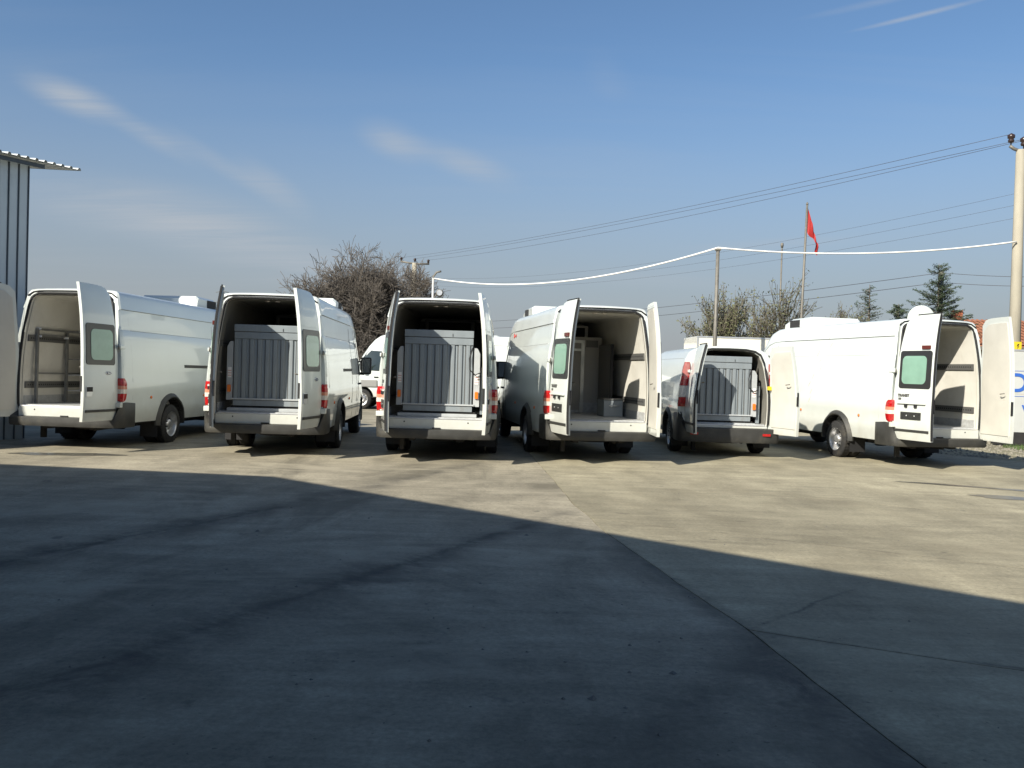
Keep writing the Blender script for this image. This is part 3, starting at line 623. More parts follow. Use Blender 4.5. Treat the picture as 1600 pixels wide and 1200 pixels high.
def interior(S, root, rails=True, lamp=True, evap=True, dark=False):
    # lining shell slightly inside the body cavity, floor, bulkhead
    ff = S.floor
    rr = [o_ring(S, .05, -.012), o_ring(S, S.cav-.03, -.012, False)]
    m_ = MB(); m_.loft(rr, cap=False, smooth=True); me = m_.mesh('cargo_lining', lining_shaded if dark else lining_m, fix=False); smooth_auto(me, 25); link('cargo_lining', me, root)
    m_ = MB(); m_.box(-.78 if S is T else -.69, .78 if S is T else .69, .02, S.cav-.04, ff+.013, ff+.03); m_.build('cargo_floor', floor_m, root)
    m_ = MB(); w = .80 if S is T else .72; m_.box(-w, w, S.cav-.05, S.cav-.035, ff, S.top-.2); m_.build('bulkhead', lining_shaded if dark else lining_m, root)
    if rails and S is T:
        for s_ in (-1, 1):
            for zz in (1.03, 1.82):
                x = lerp_tab(S.O, zz)-.014; m_ = MB(); m_.box(min(s_*x, s_*(x-.018)), max(s_*x, s_*(x-.018)), .10, S.cav-.1, zz-.055, zz+.055, 0); rl = m_.build('tie_rail', tierail_m, root)
                m_ = MB()
                for k in range(60): m_.box(min(s_*(x-.0185), s_*(x-.021)), max(s_*(x-.0185), s_*(x-.021)), .16+k*.06, .185+k*.06, zz-.012, zz+.012)
                tag(m_.build('rail_slots', dark_m, rl), kind='stuff')
            x = lerp_tab(S.O, .8)-.014; m_ = MB(); m_.box(min(s_*x, s_*(x-.012)), max(s_*x, s_*(x-.012)), .08, S.cav-.1, ff+.03, ff+.17, 0); m_.build('kick_plate', floor_m, root)
    if lamp and S is T:
        for x in (-.08, .08): m_ = MB(); m_.lathe([(0, .045), (-.012, .04), (-.016, .001)], x, .32, S.O[-1][0]-.012, 12, axis='z'); m_.build('ceiling_lamp', clear_l, root)
    if evap and S is T:
        m_ = MB(); m_.box(-.50, .50, 3.1, 4.0, 2.17, 2.47, 0, .04); e = m_.build('cooling_evaporator', lining_shaded if dark else lining_m, root)
        m_ = MB(); m_.box(-.42, .42, 3.085, 3.10, 2.20, 2.42, 0); m_.build('evaporator_grille', dark_m, e)
def side_details(S, root, rail=True):
    for s_ in (-1, 1):
        for y in ((.95, 3.1) if S is T else ()):
            z = .86; x = sx(S, y, z); m_ = MB(); m_.lathe([(0, .028), (s_*.014, .026), (s_*.018, .002)], s_*x, y, z, 12); m_.build('side_marker', amber_l, root)
        if S is T:
            # sliding-door rail slot and vertical panel seams
            m_ = MB(); z = 1.42; rings = []
            for y in (2.25, 2.7, 3.15, 3.6):
                x = sx(S, y, z); rings.append([(s_*(x-.02), y, z-.028), (s_*(x+.008), y, z-.028), (s_*(x+.008), y, z+.028), (s_*(x-.02), y, z+.028)])
            if s_ > 0 and rail: m_.loft(rings, smooth=False); m_.build('door_rail', plastic, root)
            for y in ((3.62,) if s_ > 0 else ())+(4.42,):
                m_ = MB(); pts = [(s_*(sx(S, y, z)-.001), y, z) for z in [.45+.1*k for k in range(19)]]; m_.tube(pts, .0045, 4); m_.build('panel_seam', metal_dark, root)
            for y in (.32,):
                m_ = MB(); pts = [(s_*(sx(S, y, z)-.002), y, z) for z in [.82+.1*k for k in range(15)]]; m_.tube(pts, .004, 4); m_.build('panel_seam', alu, root)
        for zz in ((1.99, 2.334) if S is T else (1.785,)):
            m_ = MB(); pts = [(s_*(sx(S, y, zz)+.0), y, zz) for y in ([.35+.45*k for k in range(9)] if zz < 2.2 else [.10+.45*k for k in range(10)])]; m_.tube(pts, .0055 if zz > 2.2 else .0035, 4); m_.build('swage_groove', metal_dark, root)
def cab(S, root, mirrors=True):
    ya = 4.78 if S is T else 3.45
    # side windows
    for s_ in (-1, 1):
        L_ = .80; m_ = MB(); pts = []; zb_ = 1.33 if S is T else 1.12
        for i in range(8):
            y = ya+(i/7)*L_*(.93 if S is K else 1); zt = min((2.02 if S is T else 1.72), lerp_tab(S.Zt, y)-.16)
            for j in range(7): z = zb_+.03*i/7+(max(zb_+.06, zt)-zb_)*j/6; pts.append((s_*(sx(S, y, z)+.007), y, z))
        m_.grid(pts, 8, 7); me = m_.mesh('side_window', glass_dark, fix=False); link('side_window', me, root)
        if S is T:
            y = 4.72; m_ = MB(); pts = [(s_*(sx(S, y, z)+.0), y, z) for z in [.5+.1*k for k in range(18)]]; m_.tube(pts, .004, 4); m_.build('panel_seam', metal_dark, root)
            y = 5.66; m_ = MB(); pts = [(s_*(sx(S, y, z)+.0), y, z) for z in [.5+.1*k for k in range(9)]]; m_.tube(pts, .004, 4); m_.build('panel_seam', metal_dark, root)
            m_ = MB(); x = sx(S, 4.9, 1.12); m_.box(min(s_*(x-.01), s_*(x+.035)), max(s_*(x-.01), s_*(x+.035)), 4.82, 5.02, 1.10, 1.14, 0, .008); m_.build('cab_door_handle', rubber, root)
            # lower protective moulding
            m_ = MB(); rings = []
            for y in [2.25+.3*k for k in range(10)]:
                x = sx(S, y, .62); rings.append([(s_*(x-.02), y, .56), (s_*(x+.014), y, .56), (s_*(x+.014), y, .63), (s_*(x-.02), y, .63)])
            m_.loft(rings, smooth=False)
    # windscreen
    m_ = MB(); pts = []; ys = (5.24, 5.70) if S is T else (3.92, 4.48)
    for i in range(8):
        y = ys[0]+(ys[1]-ys[0])*i/7; zt = lerp_tab(S.Zt, y); k = (zt-.6)/(S.top-.6)
        for j in range(13):
            u = -1+2*j/12; xm = lerp_tab(S.P, S.top-.18)*nar(S, y); xx = u*xm*.98
            # height of the crown at xx
            zz = None
            for (za, xa), (zc, xc) in zip(S.P[::-1], S.P[::-1][1:]):
                if xa*nar(S, y) <= abs(xx)+1e-9 <= xc*nar(S, y)+1e-9:
                    f_ = 0 if xc == xa else (abs(xx)/nar(S, y)-xa)/(xc-xa); zz = za+(zc-za)*f_; break
            zz = S.top if zz is None else zz; pts.append((xx, y+.008, .6+(zz-.6)*k+.008))
    m_.grid(pts, 8, 13); link('windscreen', m_.mesh('windscreen', glass_dark, fix=False), root)
    if mirrors:
        ym, zm = (5.42, 1.50) if S is T else (4.15, 1.25)
        for s_ in (-1, 1):
            m_ = MB(); x0 = sx(S, ym, zm)
            m_.tube([(s_*(x0-.03), ym, zm-.16), (s_*(x0+.12), ym-.02, zm-.17), (s_*(x0+.16), ym-.02, zm-.12)], .035, 6)
            m_.tube([(s_*(x0-.03), ym, zm+.10), (s_*(x0+.12), ym-.02, zm+.10)], .02, 6)
            m_.box(min(s_*(x0+.06), s_*(x0+.29)), max(s_*(x0+.06), s_*(x0+.29)), ym-.08, ym+.06, zm-.18, zm+.20, 0, .04); mo = m_.build('wing_mirror', rubber, root)
            m_ = MB(); m_.box(min(s_*(x0+.09), s_*(x0+.265)), max(s_*(x0+.09), s_*(x0+.265)), ym-.085, ym-.081, zm-.145, zm+.17); m_.build('mirror_glass', mat('mirror_silver', (.22, .23, .24), .08, metal=1.), mo)
    # front lamps, grille and bumper
    for s_ in (-1, 1):
        m_ = MB(); rings = []
        for i in range(6):
            y = S.len-.42+.30*i/5; zt = lerp_tab(S.Zt, y)-.13; x = sx(S, y, zt-.1); rings.append([(s_*(x-.10), y, zt), (s_*(x+.006), y, zt-.03), (s_*(x+.01), y, zt-.22), (s_*(x-.10), y, zt-.24)])
        m_.loft(rings, smooth=False); m_.build('headlight', clear_l, root)
    m_ = MB(); rings = []
    for u in [-1+.2*k for k in range(11)]:
        y = S.len+.03-.30*abs(u)**3.2; x = u*.93; rings.append([(x, y-.12, .26), (x, y, .28), (x, y+.02, .42), (x, y, .56), (x, y-.12, .57)])
    m_.loft(rings); m_.build('front_bumper', plastic, root)
def roof_unit(root, x=0, y=3.5, w=1.22, d_=1.12, h=.21, z=2.655):
    """wedge-shaped refrigeration unit on the front of the roof"""
    m_ = MB(); rings = []
    for (yy, zz) in ((-.03, 0), (0, .75), (.06, 1), (.85, .93), (1.10, .60), (d_, .08)):
        y_ = y+yy; top = z-.03+max(.04, h*zz+.03); rings.append([(-w/2, y_, z-.07), (-w/2, y_, top-.05), (-w/2+.06, y_, top), (w/2-.06, y_, top), (w/2, y_, top-.05), (w/2, y_, z-.07)])
    m_.loft(rings, smooth=False); me = m_.mesh('refrigeration_unit', white); u = link('refrigeration_unit', me, root)
    for s_ in (-1, 1):
        m_ = MB(); m_.box(min(s_*(w/2-.005), s_*(w/2+.008)), max(s_*(w/2-.005), s_*(w/2+.008)), y+.45, y+.88, z+.0, z+h-.05, 0); m_.build('side_grille', dark_m, u)
    return u
BODY = {}
def make_van(S, x, y, yaw, label, phiL, phiR, cat='van', unit=True, paint=None, pitch=0, group='white vans lined up with their rear doors open', plate=True, left_model=True, dark=False):
    nm = 'delivery_van'
    r_ = empty(nm, (x, y, 0)); r_.rotation_euler = (R(pitch), 0, R(-yaw)); tag(r_, label, cat, group)
    if S not in BODY: BODY[S] = make_body(S)
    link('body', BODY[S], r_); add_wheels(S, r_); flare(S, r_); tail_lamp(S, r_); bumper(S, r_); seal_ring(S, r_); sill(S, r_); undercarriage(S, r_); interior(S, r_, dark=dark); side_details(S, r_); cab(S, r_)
    make_door(S, -1, r_, phiL, plate=plate and S is T, model=left_model and S is T, handle=False, window=S is T)
    make_door(S, 1, r_, phiR, badge=S is T, window=S is T)
    if unit: roof_unit(r_)
    if S is K: r_.scale = (1, 1, 1.03)
    return r_
v1 = make_van(T, -7.40, 14.88, 5.2, 'leftmost white high-roof van, steel racking visible inside', 118, 84, pitch=-.5)
v2 = make_van(T, -4.02, 14.67, -3.5, 'second white van from the left, silver tail lift partly hidden by its right door', 75, 78, dark=True)
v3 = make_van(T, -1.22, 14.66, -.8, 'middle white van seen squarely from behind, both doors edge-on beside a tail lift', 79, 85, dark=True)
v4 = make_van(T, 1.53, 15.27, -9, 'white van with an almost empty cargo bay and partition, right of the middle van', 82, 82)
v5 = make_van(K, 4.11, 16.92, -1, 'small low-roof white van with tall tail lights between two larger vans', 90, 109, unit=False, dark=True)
v6 = make_van(T, 7.70, 16.15, -11, 'rightmost white high-roof van with green rear window and blank dark plate', 81, 86, pitch=0)
# satin scratches and smears on the side of the right van: scraped film streaks
rnd = random.Random(3)
m_ = MB()
for k in range(9):
    y = 2.35+rnd.uniform(-.25, .25)+k*.04; z = 2.45-k*.16; pts = []
    for i in range(5): zz = z-i*.035; yy = y+i*.02+rnd.uniform(-.01, .01); pts.append((-(sx(T, yy, zz)+.001), yy, zz))
    m_.tube(pts, [.001, .006, .008, .005, .001], 4)
m_.build('scratch_marks', mat('dried_smear', (.48, .46, .40), .6), v6)
# red film scrap on the side of van four
m_ = MB()
def tp_(y, z): return (-(sx(T, y, z)+.010), y, z)
m_.add([tp_(4.02, 2.24), tp_(3.90, 2.29), tp_(3.92, 2.20)], [(0, 1, 2)]); m_.add([tp_(4.04, 2.24), tp_(4.26, 2.31), tp_(4.20, 2.19)], [(0, 1, 2)])
m_.build('red_tape', mat('red_tape', (.6, .05, .03), .5), v4)
m_ = MB(); m_.box(.70, .87, -.10, -.03, 1.24, 1.31, 0, .006); m_.build('door_check_strap', yellow_m, v5)

# ------------------------------------------------------------------ tail lifts
def parent_floor(p): return K.floor if p is v5 else T.floor
def tail_lift(parent, xo, z0, z1, w, label, arms=(1, 1), y0=.14):
    """stowed cantilever platform standing upright in the rear opening"""
    r_ = empty('tail_lift'); r_.matrix_world = parent.matrix_world if False else Matrix.Translation(parent.location) @ parent.rotation_euler.to_matrix().to_4x4() @ Matrix.Translation((xo, y0, z0))
    tag(r_, label, 'tail lift', 'stowed tail lifts inside the open vans'); h = z1-z0
    m_ = MB(); m_.box(-w/2, w/2, .0, .05, h-.115, h, 0, .006); m_.build('top_plate', lift_m, r_)
    m_ = MB(); m_.box(-w/2+.004, w/2-.004, .004, .05, h-.235, h-.125, 0, .005); m_.build('upper_plate', lift_m, r_)
    m_ = MB(); m_.box(-w/2+.01, w/2-.01, .032, .06, .08, h-.23); m_.build('backing_plate', tierail_m, r_)
    n = 9; sw = w/n; sm = None
    for k in range(n):
        xa = -w/2+k*sw+.006; xb = xa+sw-.012
        if sm is None:
            m_ = MB(); pts = []
            for z in (.125, h-.24):
                for (u, dd) in ((0, .036), (.02, .0), (.30, -.002), (.54, .0), (.60, .026), (.76, .028), (.93, .026), (.97, .03), (1, .036)): pts.append((u*(xb-xa), dd, z))
            m_.grid(pts, 2, 9, smooth=False); sm = m_.mesh('profile_slat', lift_m, fix=False)
        o = link('profile_slat', sm, r_); o.location = (xa, 0, 0)
    m_ = MB(); m_.box(-w/2-.03, w/2+.03, -.02, .04, .10, .125, 0, .004); m_.build('cross_rail', lift_light, r_)
    m_ = MB(); m_.box(-w/2, w/2, .0, .05, .0, .094, 0, .005); m_.build('bottom_plate', lift_m, r_)
    m_ = MB(); m_.box(-w/2-.05, w/2+.05, .03, .40, -.03, -.004); m_.build('dark_gap_bar', dark_m, r_)  # dark bar filling the gap below the platform, in place of its shade
    m_ = MB(); m_.box(-w/2-.08, w/2+.08, -.07, .40, -z0+parent_floor(parent)+.032, -.034, 0, .008); m_.build('base_box', lift_light, r_)
    m_ = MB(); m_.box(.22, .228, -.008, 0.0, h-.10, h-.055); m_.build('catch_pin', dark_m, r_)
    for s_, on in zip((-1, 1), arms):
        if not on: continue
        xa = s_*(w/2+.015); xb = s_*(w/2+.115); m_ = MB(); rings = []
        for z in (.09, .12, .9*h*.8, h*.72, h*.775, h*.79):
            t_ = max(0, (z-h*.70)/(h*.09)); xi = xb-(xb-xa)*.55*min(1, t_)**2; rings.append([(xa, .02, z), (xi, .02, z), (xi, .16, z), (xa, .16, z)])
        m_.loft(rings, smooth=False); a = m_.build('lift_arm', lift_light, r_)
        m_ = MB(); m_.box(min(xa+s_*.02, xb-s_*.02), max(xa+s_*.02, xb-s_*.02), .012, .019, .46, .63); lb = m_.build('warning_label', label_m, a)
        m_ = MB()
        for q in (.49, .53, .57): m_.box(min(xa+s_*.022, xb-s_*.022), max(xa+s_*.022, xb-s_*.022), .009, .0115, q, q+.008)
        m_.build('label_print', mat('label_red', (.5, .1, .08), .5), lb)
        m_ = MB(); m_.box(min(xa+s_*.025, xb-s_*.018), max(xa+s_*.025, xb-s_*.018), -.015, .019, .22, .34, 0, .012); m_.build('amber_lamp', amber_l, a)
    if arms[1]:
        m_ = MB(); x0 = w/2; m_.tube([(x0-.01, -.0, h*.80), (x0-.06, -.03, h*.66), (x0-.05, -.04, h*.52), (x0+.04, -.03, h*.46), (x0+.13, -.02, h*.49), (x0+.17, .05, h*.60)], .011, 6); m_.build('hydraulic_hose', rubber, r_)
        m_ = MB(); m_.box(w/2+.13, w/2+.20, .10, .17, -.04, h*.55, 0, .006); m_.build('guide_post', lift_m, r_)
    else:
        m_ = MB(); m_.tube([(-w/2-.02, .0, h*.7), (-w/2-.13, -.02, h*.66), (-w/2-.15, 0, h*.5)], .011, 6); m_.build('hydraulic_hose', rubber, r_)
    return r_

tail_lift(v2, .0, .80, 2.14, 1.14, 'grey tail lift inside the second van from the left, partly behind a door')
tail_lift(v3, .0, .80, 2.14, 1.14, 'grey ribbed tail lift filling the opening of the middle van')
tail_lift(v5, -.10, .67, 1.90, 1.10, 'shorter grey tail lift inside the small low-roof van')
# steel racking in van one
def in_van(v, name, loc): o = empty(name); o.matrix_world = Matrix.Translation(v.location) @ v.rotation_euler.to_matrix().to_4x4() @ Matrix.Translation(loc); return o
rk = tag(in_van(v1, 'steel_rack', (0, 0, T.floor+.032)), 'dark steel shelving rack standing inside the leftmost van', 'rack')
for (x, y) in ((-.73, .30), (-.72, 1.15), (-.28, 1.15), (-.72, 2.2), (-.28, 2.2), (-.72, 3.2), (-.28, 3.2)):
    m_ = MB(); m_.box(x-.022, x+.022, y-.022, y+.022, 0, 1.28, 0); m_.build('upright', rack_m, rk)
for z in (.50, 1.15, 1.25):
    m_ = MB(); m_.box(-.75, -.71, .30, 3.2, z, z+.03); m_.build('rail', rack_m, rk)
    m_ = MB(); m_.box(-.30, -.26, 1.15, 3.2, z, z+.03); m_.build('rail', rack_m, rk)
    if z > 1.2: m_ = MB(); m_.box(-.72, -.28, 1.14, 1.17, z, z+.03); m_.build('rail', rack_m, rk)
for z in (.20, .48, .76):
    m_ = MB(); m_.box(-.72, -.28, 1.18, 3.2, z, z+.02); m_.build('shelf', alu if z < .5 else rack_m, rk)
for (x, y, z) in ((-.72, .33, 1.28), (-.72, .35, 1.15), (-.70, 1.10, 1.15), (-.28, 1.10, 1.15)): m_ = MB(); m_.box(x-.04, x+.05, y-.03, y-.021, z-.02, z+.012); m_.build('bracket', label_m, rk)
# van four: inner partition, leaning panel, tool box
pt = tag(in_van(v4, 'inner_partition', (-.05, 2.55, T.floor+.032)), 'pale framed inner door partition inside the van right of the middle one', 'partition')
m_ = MB(); m_.box(-.62, .70, .02, .06, 0, 1.50); m_.build('panel', mat('dull_partition', (.36, .345, .31), .5), pt)
for (a, b, c, d_) in ((-.30, -.23, 0, 1.44), (.27, .34, 0, 1.44), (-.23, .27, 1.38, 1.44), (-.23, .27, 1.22, 1.27)):
    m_ = MB(); m_.box(a, b, -.03, .015, c, d_); m_.build('frame_bar', white, pt)
m_ = MB(); m_.box(-.225, .265, .0, .018, .05, 1.21); m_.build('door_leaf', mat('grey_partition_leaf', (.30, .285, .25), .5), pt)  # even darker grey so the pale frame bars stand out
m_ = MB(); m_.box(-.6, .66, .0, .018, .0, .20); m_.build('kick_plate', floor_m, pt)
m_ = MB(); m_.box(.38, .62, .0, .018, 1.30, 1.44); m_.build('vent', tierail_m, pt)
lp = in_van(v4, 'leaning_panel', (.60, 1.6, T.floor+.032)); m_ = MB(); m_.box(-.02, .02, 0, .9, 0, 1.35, 0, .004); m_.build('panel', tierail_m, lp); m_ = MB(); m_.box(-.03, .03, -.012, -.002, 0, 1.35); m_.build('edge_trim', rubber, lp)
tag(lp, 'dark board standing against the right wall inside the van with the partition', 'board')
bx = in_van(v4, 'equipment_box', (.56, 1.35, T.floor+.032)); m_ = MB(); m_.box(-.20, .16, -.18, .3, .0, .30, 0, .01); m_.build('case', mat('box_grey', (.22, .25, .27), .5), bx)
m_ = MB(); m_.box(-.21, .17, -.19, .31, .302, .33, 0, .008); m_.build('lid', tierail_m, bx); m_ = MB(); m_.tube([(-.1, -.19, .2), (-.1, -.22, .2), (.08, -.22, .2), (.08, -.19, .2)], .008, 5); m_.build('handle', alu, bx)
tag(bx, 'grey equipment box on the cargo floor of the van with the partition', 'box')
bx6 = in_van(v6, 'equipment_box', (-.18, 1.5, T.floor+.032)); m_ = MB(); m_.box(-.25, .30, 0, .6, .0, .50, 0, .01); m_.build('case', mat('box_blue_grey', (.16, .20, .24), .5), bx6); m_ = MB(); m_.box(-.26, .31, -.01, .61, .502, .53, 0, .006); m_.build('lid', tierail_m, bx6)
tag(bx6, 'blue-grey box behind the left door inside the rightmost van', 'box')

# ------------------------------------------------------------------ vehicles behind
b1 = empty('parked_van', (.25, 31.9, 0)); b1.rotation_euler = (0, 0, R(90)); tag(b1, 'white van side-on behind the gap left of the middle van, cab pointing left', 'van')
bm = make_body(T, False); link('body', bm, b1); add_wheels(T, b1); flare(T, b1); undercarriage(T, b1); side_details(T, b1, False); cab(T, b1); bumper(T, b1); tail_lamp(T, b1)
m_ = MB(); m_.box(-1.005, -.975, 4.9, 5.5, .78, 1.02, 0, .03); m_.build('door_cladding', mat('grey_cladding', (.24, .24, .23), .6), b1)
def small_bus(x, y, rz, ln, h, paint, label, name='minibus'):
    r_ = empty(name, (x, y, 0), rz); tag(r_, label, 'bus')
    m_ = MB(); rings = []
    for (u, k) in ((0, .90), (.06, 1), (ln-.3, 1), (ln-.05, .93), (ln, .86)):
        hh = h-(1-k)*1.2; w = 1.05*k**.3
        rings.append([(u, -w, .5), (u, -w, hh-.35), (u, -w+.1, hh-.12), (u, -w+.3, hh), (u, w-.3, hh), (u, w-.1, hh-.12), (u, w, hh-.35), (u, w, .5)])
    m_.loft(rings, smooth=False); m_.build('body', paint, r_)
    for s_ in (-1, 1):
        u = .35
        while u < ln-.9:
            m_ = MB(); yy = s_*1.051; m_.box(u, u+.75, min(yy, yy+s_*.02), max(yy, yy+s_*.02), 1.55, h-.62, 0, .008); m_.build('side_window', glass_dark, r_); u += .95
    m_ = MB(); m_.box(-.03, .0, -.85, .85, 1.6, h-.6); m_.build('rear_window', glass_dark, r_)
    m_ = MB(); m_.box(.05, ln-.1, -1.06, 1.06, .42, .60, 0, .02); m_.build('skirt', plastic, r_)
    for u in (1.2, ln-1.2):
        for s_ in (-1, 1):
            w = empty('wheel', (u, s_*1.04, .42), R(90)*s_, r_); m_ = MB(); m_.lathe([(-.22, .25), (-.2, .40), (-.03, .42), (0, .38), (-.0, .26)], 0, 0, 0, 24, cap=False); m_.build('tyre', tyre_m, w); m_ = MB(); m_.lathe([(0, .26), (-.05, .22), (-.06, .01)], 0, 0, 0, 20, cap=False); m_.build('rim', rim_m, w)
    return r_
small_bus(-4.6, 44.5, 0, 4.1, 3.15, white, 'white minibus far behind the gap right of the middle van')
small_bus(.0, 46.5, 0, 4.4, 3.12, cream, 'cream minibus just right of the white one far behind the vans')
# box lorry
bt = empty('box_truck', (5.65, 27.6, 0)); tag(bt, 'cream box truck parked side-on behind the small low-roof van', 'truck')
m_ = MB(); m_.box(0, 4.6, 0, 2.1, .85, 2.73, 0, .03); bxo = m_.build('cargo_box', cream, bt)
for z in (.88, 2.68): m_ = MB(); m_.box(-.01, 4.61, -.012, -.002, z, z+.05); m_.build('edge_rail', alu, bxo)
for u in (.0, 4.55): m_ = MB(); m_.box(u, u+.05, -.014, -.003, .935, 2.675); m_.build('corner_post', alu, bxo)
m_ = MB(); rings = []
for (u, z1) in ((4.7, 2.25), (5.5, 2.25), (5.8, 2.1), (6.15, 1.45), (6.5, 1.3), (6.6, .8)): rings.append([(u, .05, .5), (u, .03, 1.2), (u, .15, z1), (u, 1.95, z1), (u, 2.07, 1.2), (u, 2.05, .5)])
m_.loft(rings, smooth=False); m_.build('cab', white, bt)
m_ = MB(); m_.add([(4.95, .02, 1.35), (5.85, .02, 1.35), (5.65, .085, 1.95), (4.95, .085, 1.95)], [(0, 1, 2, 3)]); m_.build('side_window', glass_dark, bt, fix=False)
m_ = MB(); m_.box(.2, 6.2, .5, .65, .55, .84); m_.box(.2, 6.2, 1.45, 1.6, .55, .84); m_.build('chassis', chassis_m, bt)
for u in (1.2, 5.4):
    for s_, yy in ((-1, .06), (1, 2.04)):
        w = empty('wheel', (u, yy, .38), R(90)*s_, bt); m_ = MB(); m_.lathe([(-.22, .22), (-.2, .36), (-.03, .38), (0, .34), (-.0, .24)], 0, 0, 0, 24, cap=False); m_.build('tyre', tyre_m, w); m_ = MB(); m_.lathe([(0, .24), (-.05, .2), (-.06, .01)], 0, 0, 0, 20, cap=False); m_.build('rim', rim_m, w)

# ------------------------------------------------------------------ shed at the left
sh = tag(empty('metal_shed', (-8.93, 16.4, 0)), 'pale metal clad shed at the left edge with overhanging corrugated roof', 'building')
ed = Vector((.478, .878, 0)).normalized(); nn = Vector((ed.y, -ed.x, 0))
for k in range(14):
    a0 = -ed*(.185*(k+1)); a1 = -ed*(.185*k+.002); m_ = MB(); pts = []
    for z in (0, 4.98):
        for (t_, o_) in ((0, 0), (.04, .0), (.10, .010), (.86, .010), (.90, 0), (1, 0)): p = a0+(a1-a0)*t_+nn*o_; pts.append((p.x, p.y, z))
    m_.grid(pts, 2, 6, smooth=False); m_.build('wall_panel', clad_m, sh, fix=False)
    p = -ed*(.185*k); m_ = MB(); q = [p+nn*.0+ed*.008, p+nn*.028+ed*.008, p+nn*.028-ed*.008, p-ed*.008]
    m_.loft([[(c.x, c.y, z) for c in q] for z in (0.0, 4.97)], smooth=False); m_.build('wall_seam', clad_dark, sh)
p0 = -ed*2.6; p1 = -ed*9
for a, b, nmn in ((p1, p0, 'wall'), (Vector((0, 0, 0)), -nn*6, 'side_wall')):
    m_ = MB(); m_.add([(a.x, a.y, 0), (b.x, b.y, 0), (b.x, b.y, 4.98), (a.x, a.y, 4.98)], [(0, 1, 2, 3)]); m_.build(nmn, clad_m, sh, fix=False)
m_ = MB(); prof = []; u = -9.0
while u < 1.0:
    prof += [(u, 0), (u+.10, 0), (u+.118, .035), (u+.152, .035), (u+.17, 0)]; u += .17
prof = [p for p in prof if p[0] <= .95]
for i, dz in enumerate((0, -.012)):
    pts = []
    for (u, h_) in prof:
        for (o_, zz) in ((.28, 5.05), (-6, 5.75)): p = ed*u+nn*o_; pts.append((p.x, p.y, zz+h_+dz))
    m_.grid(pts, len(prof), 2, mi=0, smooth=False)
m_.build('roof_sheet', roof_m, sh, fix=False)
m_ = MB(); 
for (o_, z) in ((.16, 5.0), (-1.5, 5.2)):
    q = []
    for e in (-9, .18):
        p = ed*e+nn*o_; q.append([(p.x-.02, p.y-.02, z-.05), (p.x+.03, p.y, z-.05), (p.x+.03, p.y, z+.02), (p.x-.02, p.y-.02, z+.02)])
    m_.loft(q, smooth=False)
m_.build('purlin', clad_dark, sh)

# ------------------------------------------------------------------ poles, cables, flag
def pole(name, x, y, h, r0, r1, m, label, cat, extra=None, sides=10, lean=(0, 0)):
    r_ = tag(empty(name, (x, y, 0)), label, cat); m_ = MB(); m_.tube([(0, 0, -.05), (lean[0]*.5, lean[1]*.5, h*.5), (lean[0], lean[1], h)], [r0, (r0+r1)/2, r1], sides); m_.build('post', m, r_); return r_
def insulators(r_, pts):
    for (x, y, z) in pts:
        m_ = MB(); m_.lathe([(-.10, .015), (0, .02), (.0, .07), (.05, .085), (.10, .06), (.12, .095), (.20, .10), (.24, .04), (.26, .005)], x, y, z, 12, axis='z'); m_.build('insulator', insul_m, r_)
rp = pole('utility_pole', 14.15, 25.3, 8.12, .175, .12, conc_pole, 'tall pale concrete utility pole at the right edge of the yard', 'utility pole', lean=(-.05, 0))
m_ = MB(); m_.tube([(-.36, 0, 8.22), (-.24, 0, 8.14), (-.05, 0, 8.08), (.12, 0, 8.08), (.34, 0, 8.14), (.5, 0, 8.22)], .045, 6); m_.build('cross_arm', metal_dark, rp)
insulators(rp, [(-.33, 0, 8.32), (.03, 0, 8.24), (.46, 0, 8.32)])
for z in (6.95, 6.62, 6.25): m_ = MB(); m_.lathe([(-.05, .02), (-.04, .05), (.04, .05), (.05, .02)], .19, -.02, z, 8, axis='z'); m_.build('line_spool', insul_m, rp)
m_ = MB(); m_.box(-.13, .08, -.19, -.18, 2.45, 2.72); wp = m_.build('warning_plate', yellow_m, rp)
m_ = MB(); m_.add([(-.03, -.192, 2.66), (.02, -.192, 2.66), (-.01, -.192, 2.60), (.02, -.192, 2.60), (-.045, -.192, 2.51), (-.025, -.192, 2.585), (-.055, -.192, 2.585)], [(0, 1, 2, 6), (5, 3, 4)]); m_.build('warning_mark', insul_m, wp, fix=False)
fp = pole('utility_pole', -7.2, 64, 8.9, .24, .17, conc_pole, 'distant concrete utility pole with three insulators behind the bare tree', 'utility pole')
m_ = MB(); m_.tube([(-1.0, 0, 8.98), (-.3, 0, 8.88), (.3, 0, 8.84), (1.05, 0, 8.86)], .07, 6); m_.build('cross_arm', metal_dark, fp)
insulators(fp, [(-.95, 0, 9.05), (.02, 0, 9.0), (.98, 0, 8.93)])
for o in fp.children:
    if o.name.startswith('insulator'): pass
lpz = pole('lamp_post', -3.19, 35, 5.0, .055, .045, galv, 'thin pale lamp post with a round floodlight behind the middle van', 'lamp post')
m_ = MB(); m_.tube([(0, 0, 4.86), (0, 0, 5.05), (.12, 0, 5.22), (.30, -.05, 5.26)], .04, 6); m_.build('bracket', metal_dark, lpz)
m_ = MB(); m_.tube([(0, 0, 4.15), (.16, -.05, 4.38)], .02, 6); m_.lathe([(-.16, .10), (-.14, .14), (-.02, .15), (.1, .06)], .27, 0.02, 4.42, 14, axis='y'); m_.build('floodlight', metal_dark, lpz)
m_ = MB(); m_.lathe([(-.172, .11), (-.165, .11)], .27, .02, 4.42, 14, axis='y'); m_.build('flood_glass', alu, lpz)
mp_ = pole('cable_pole', 5.62, 25, 5.02, .065, .05, metal_dark, 'plain grey steel pole carrying the white cable behind the vans', 'pole')
m_ = MB(); m_.box(-.07, .07, -.07, .07, 5.0, 5.05); m_.build('cap', metal_dark, mp_)
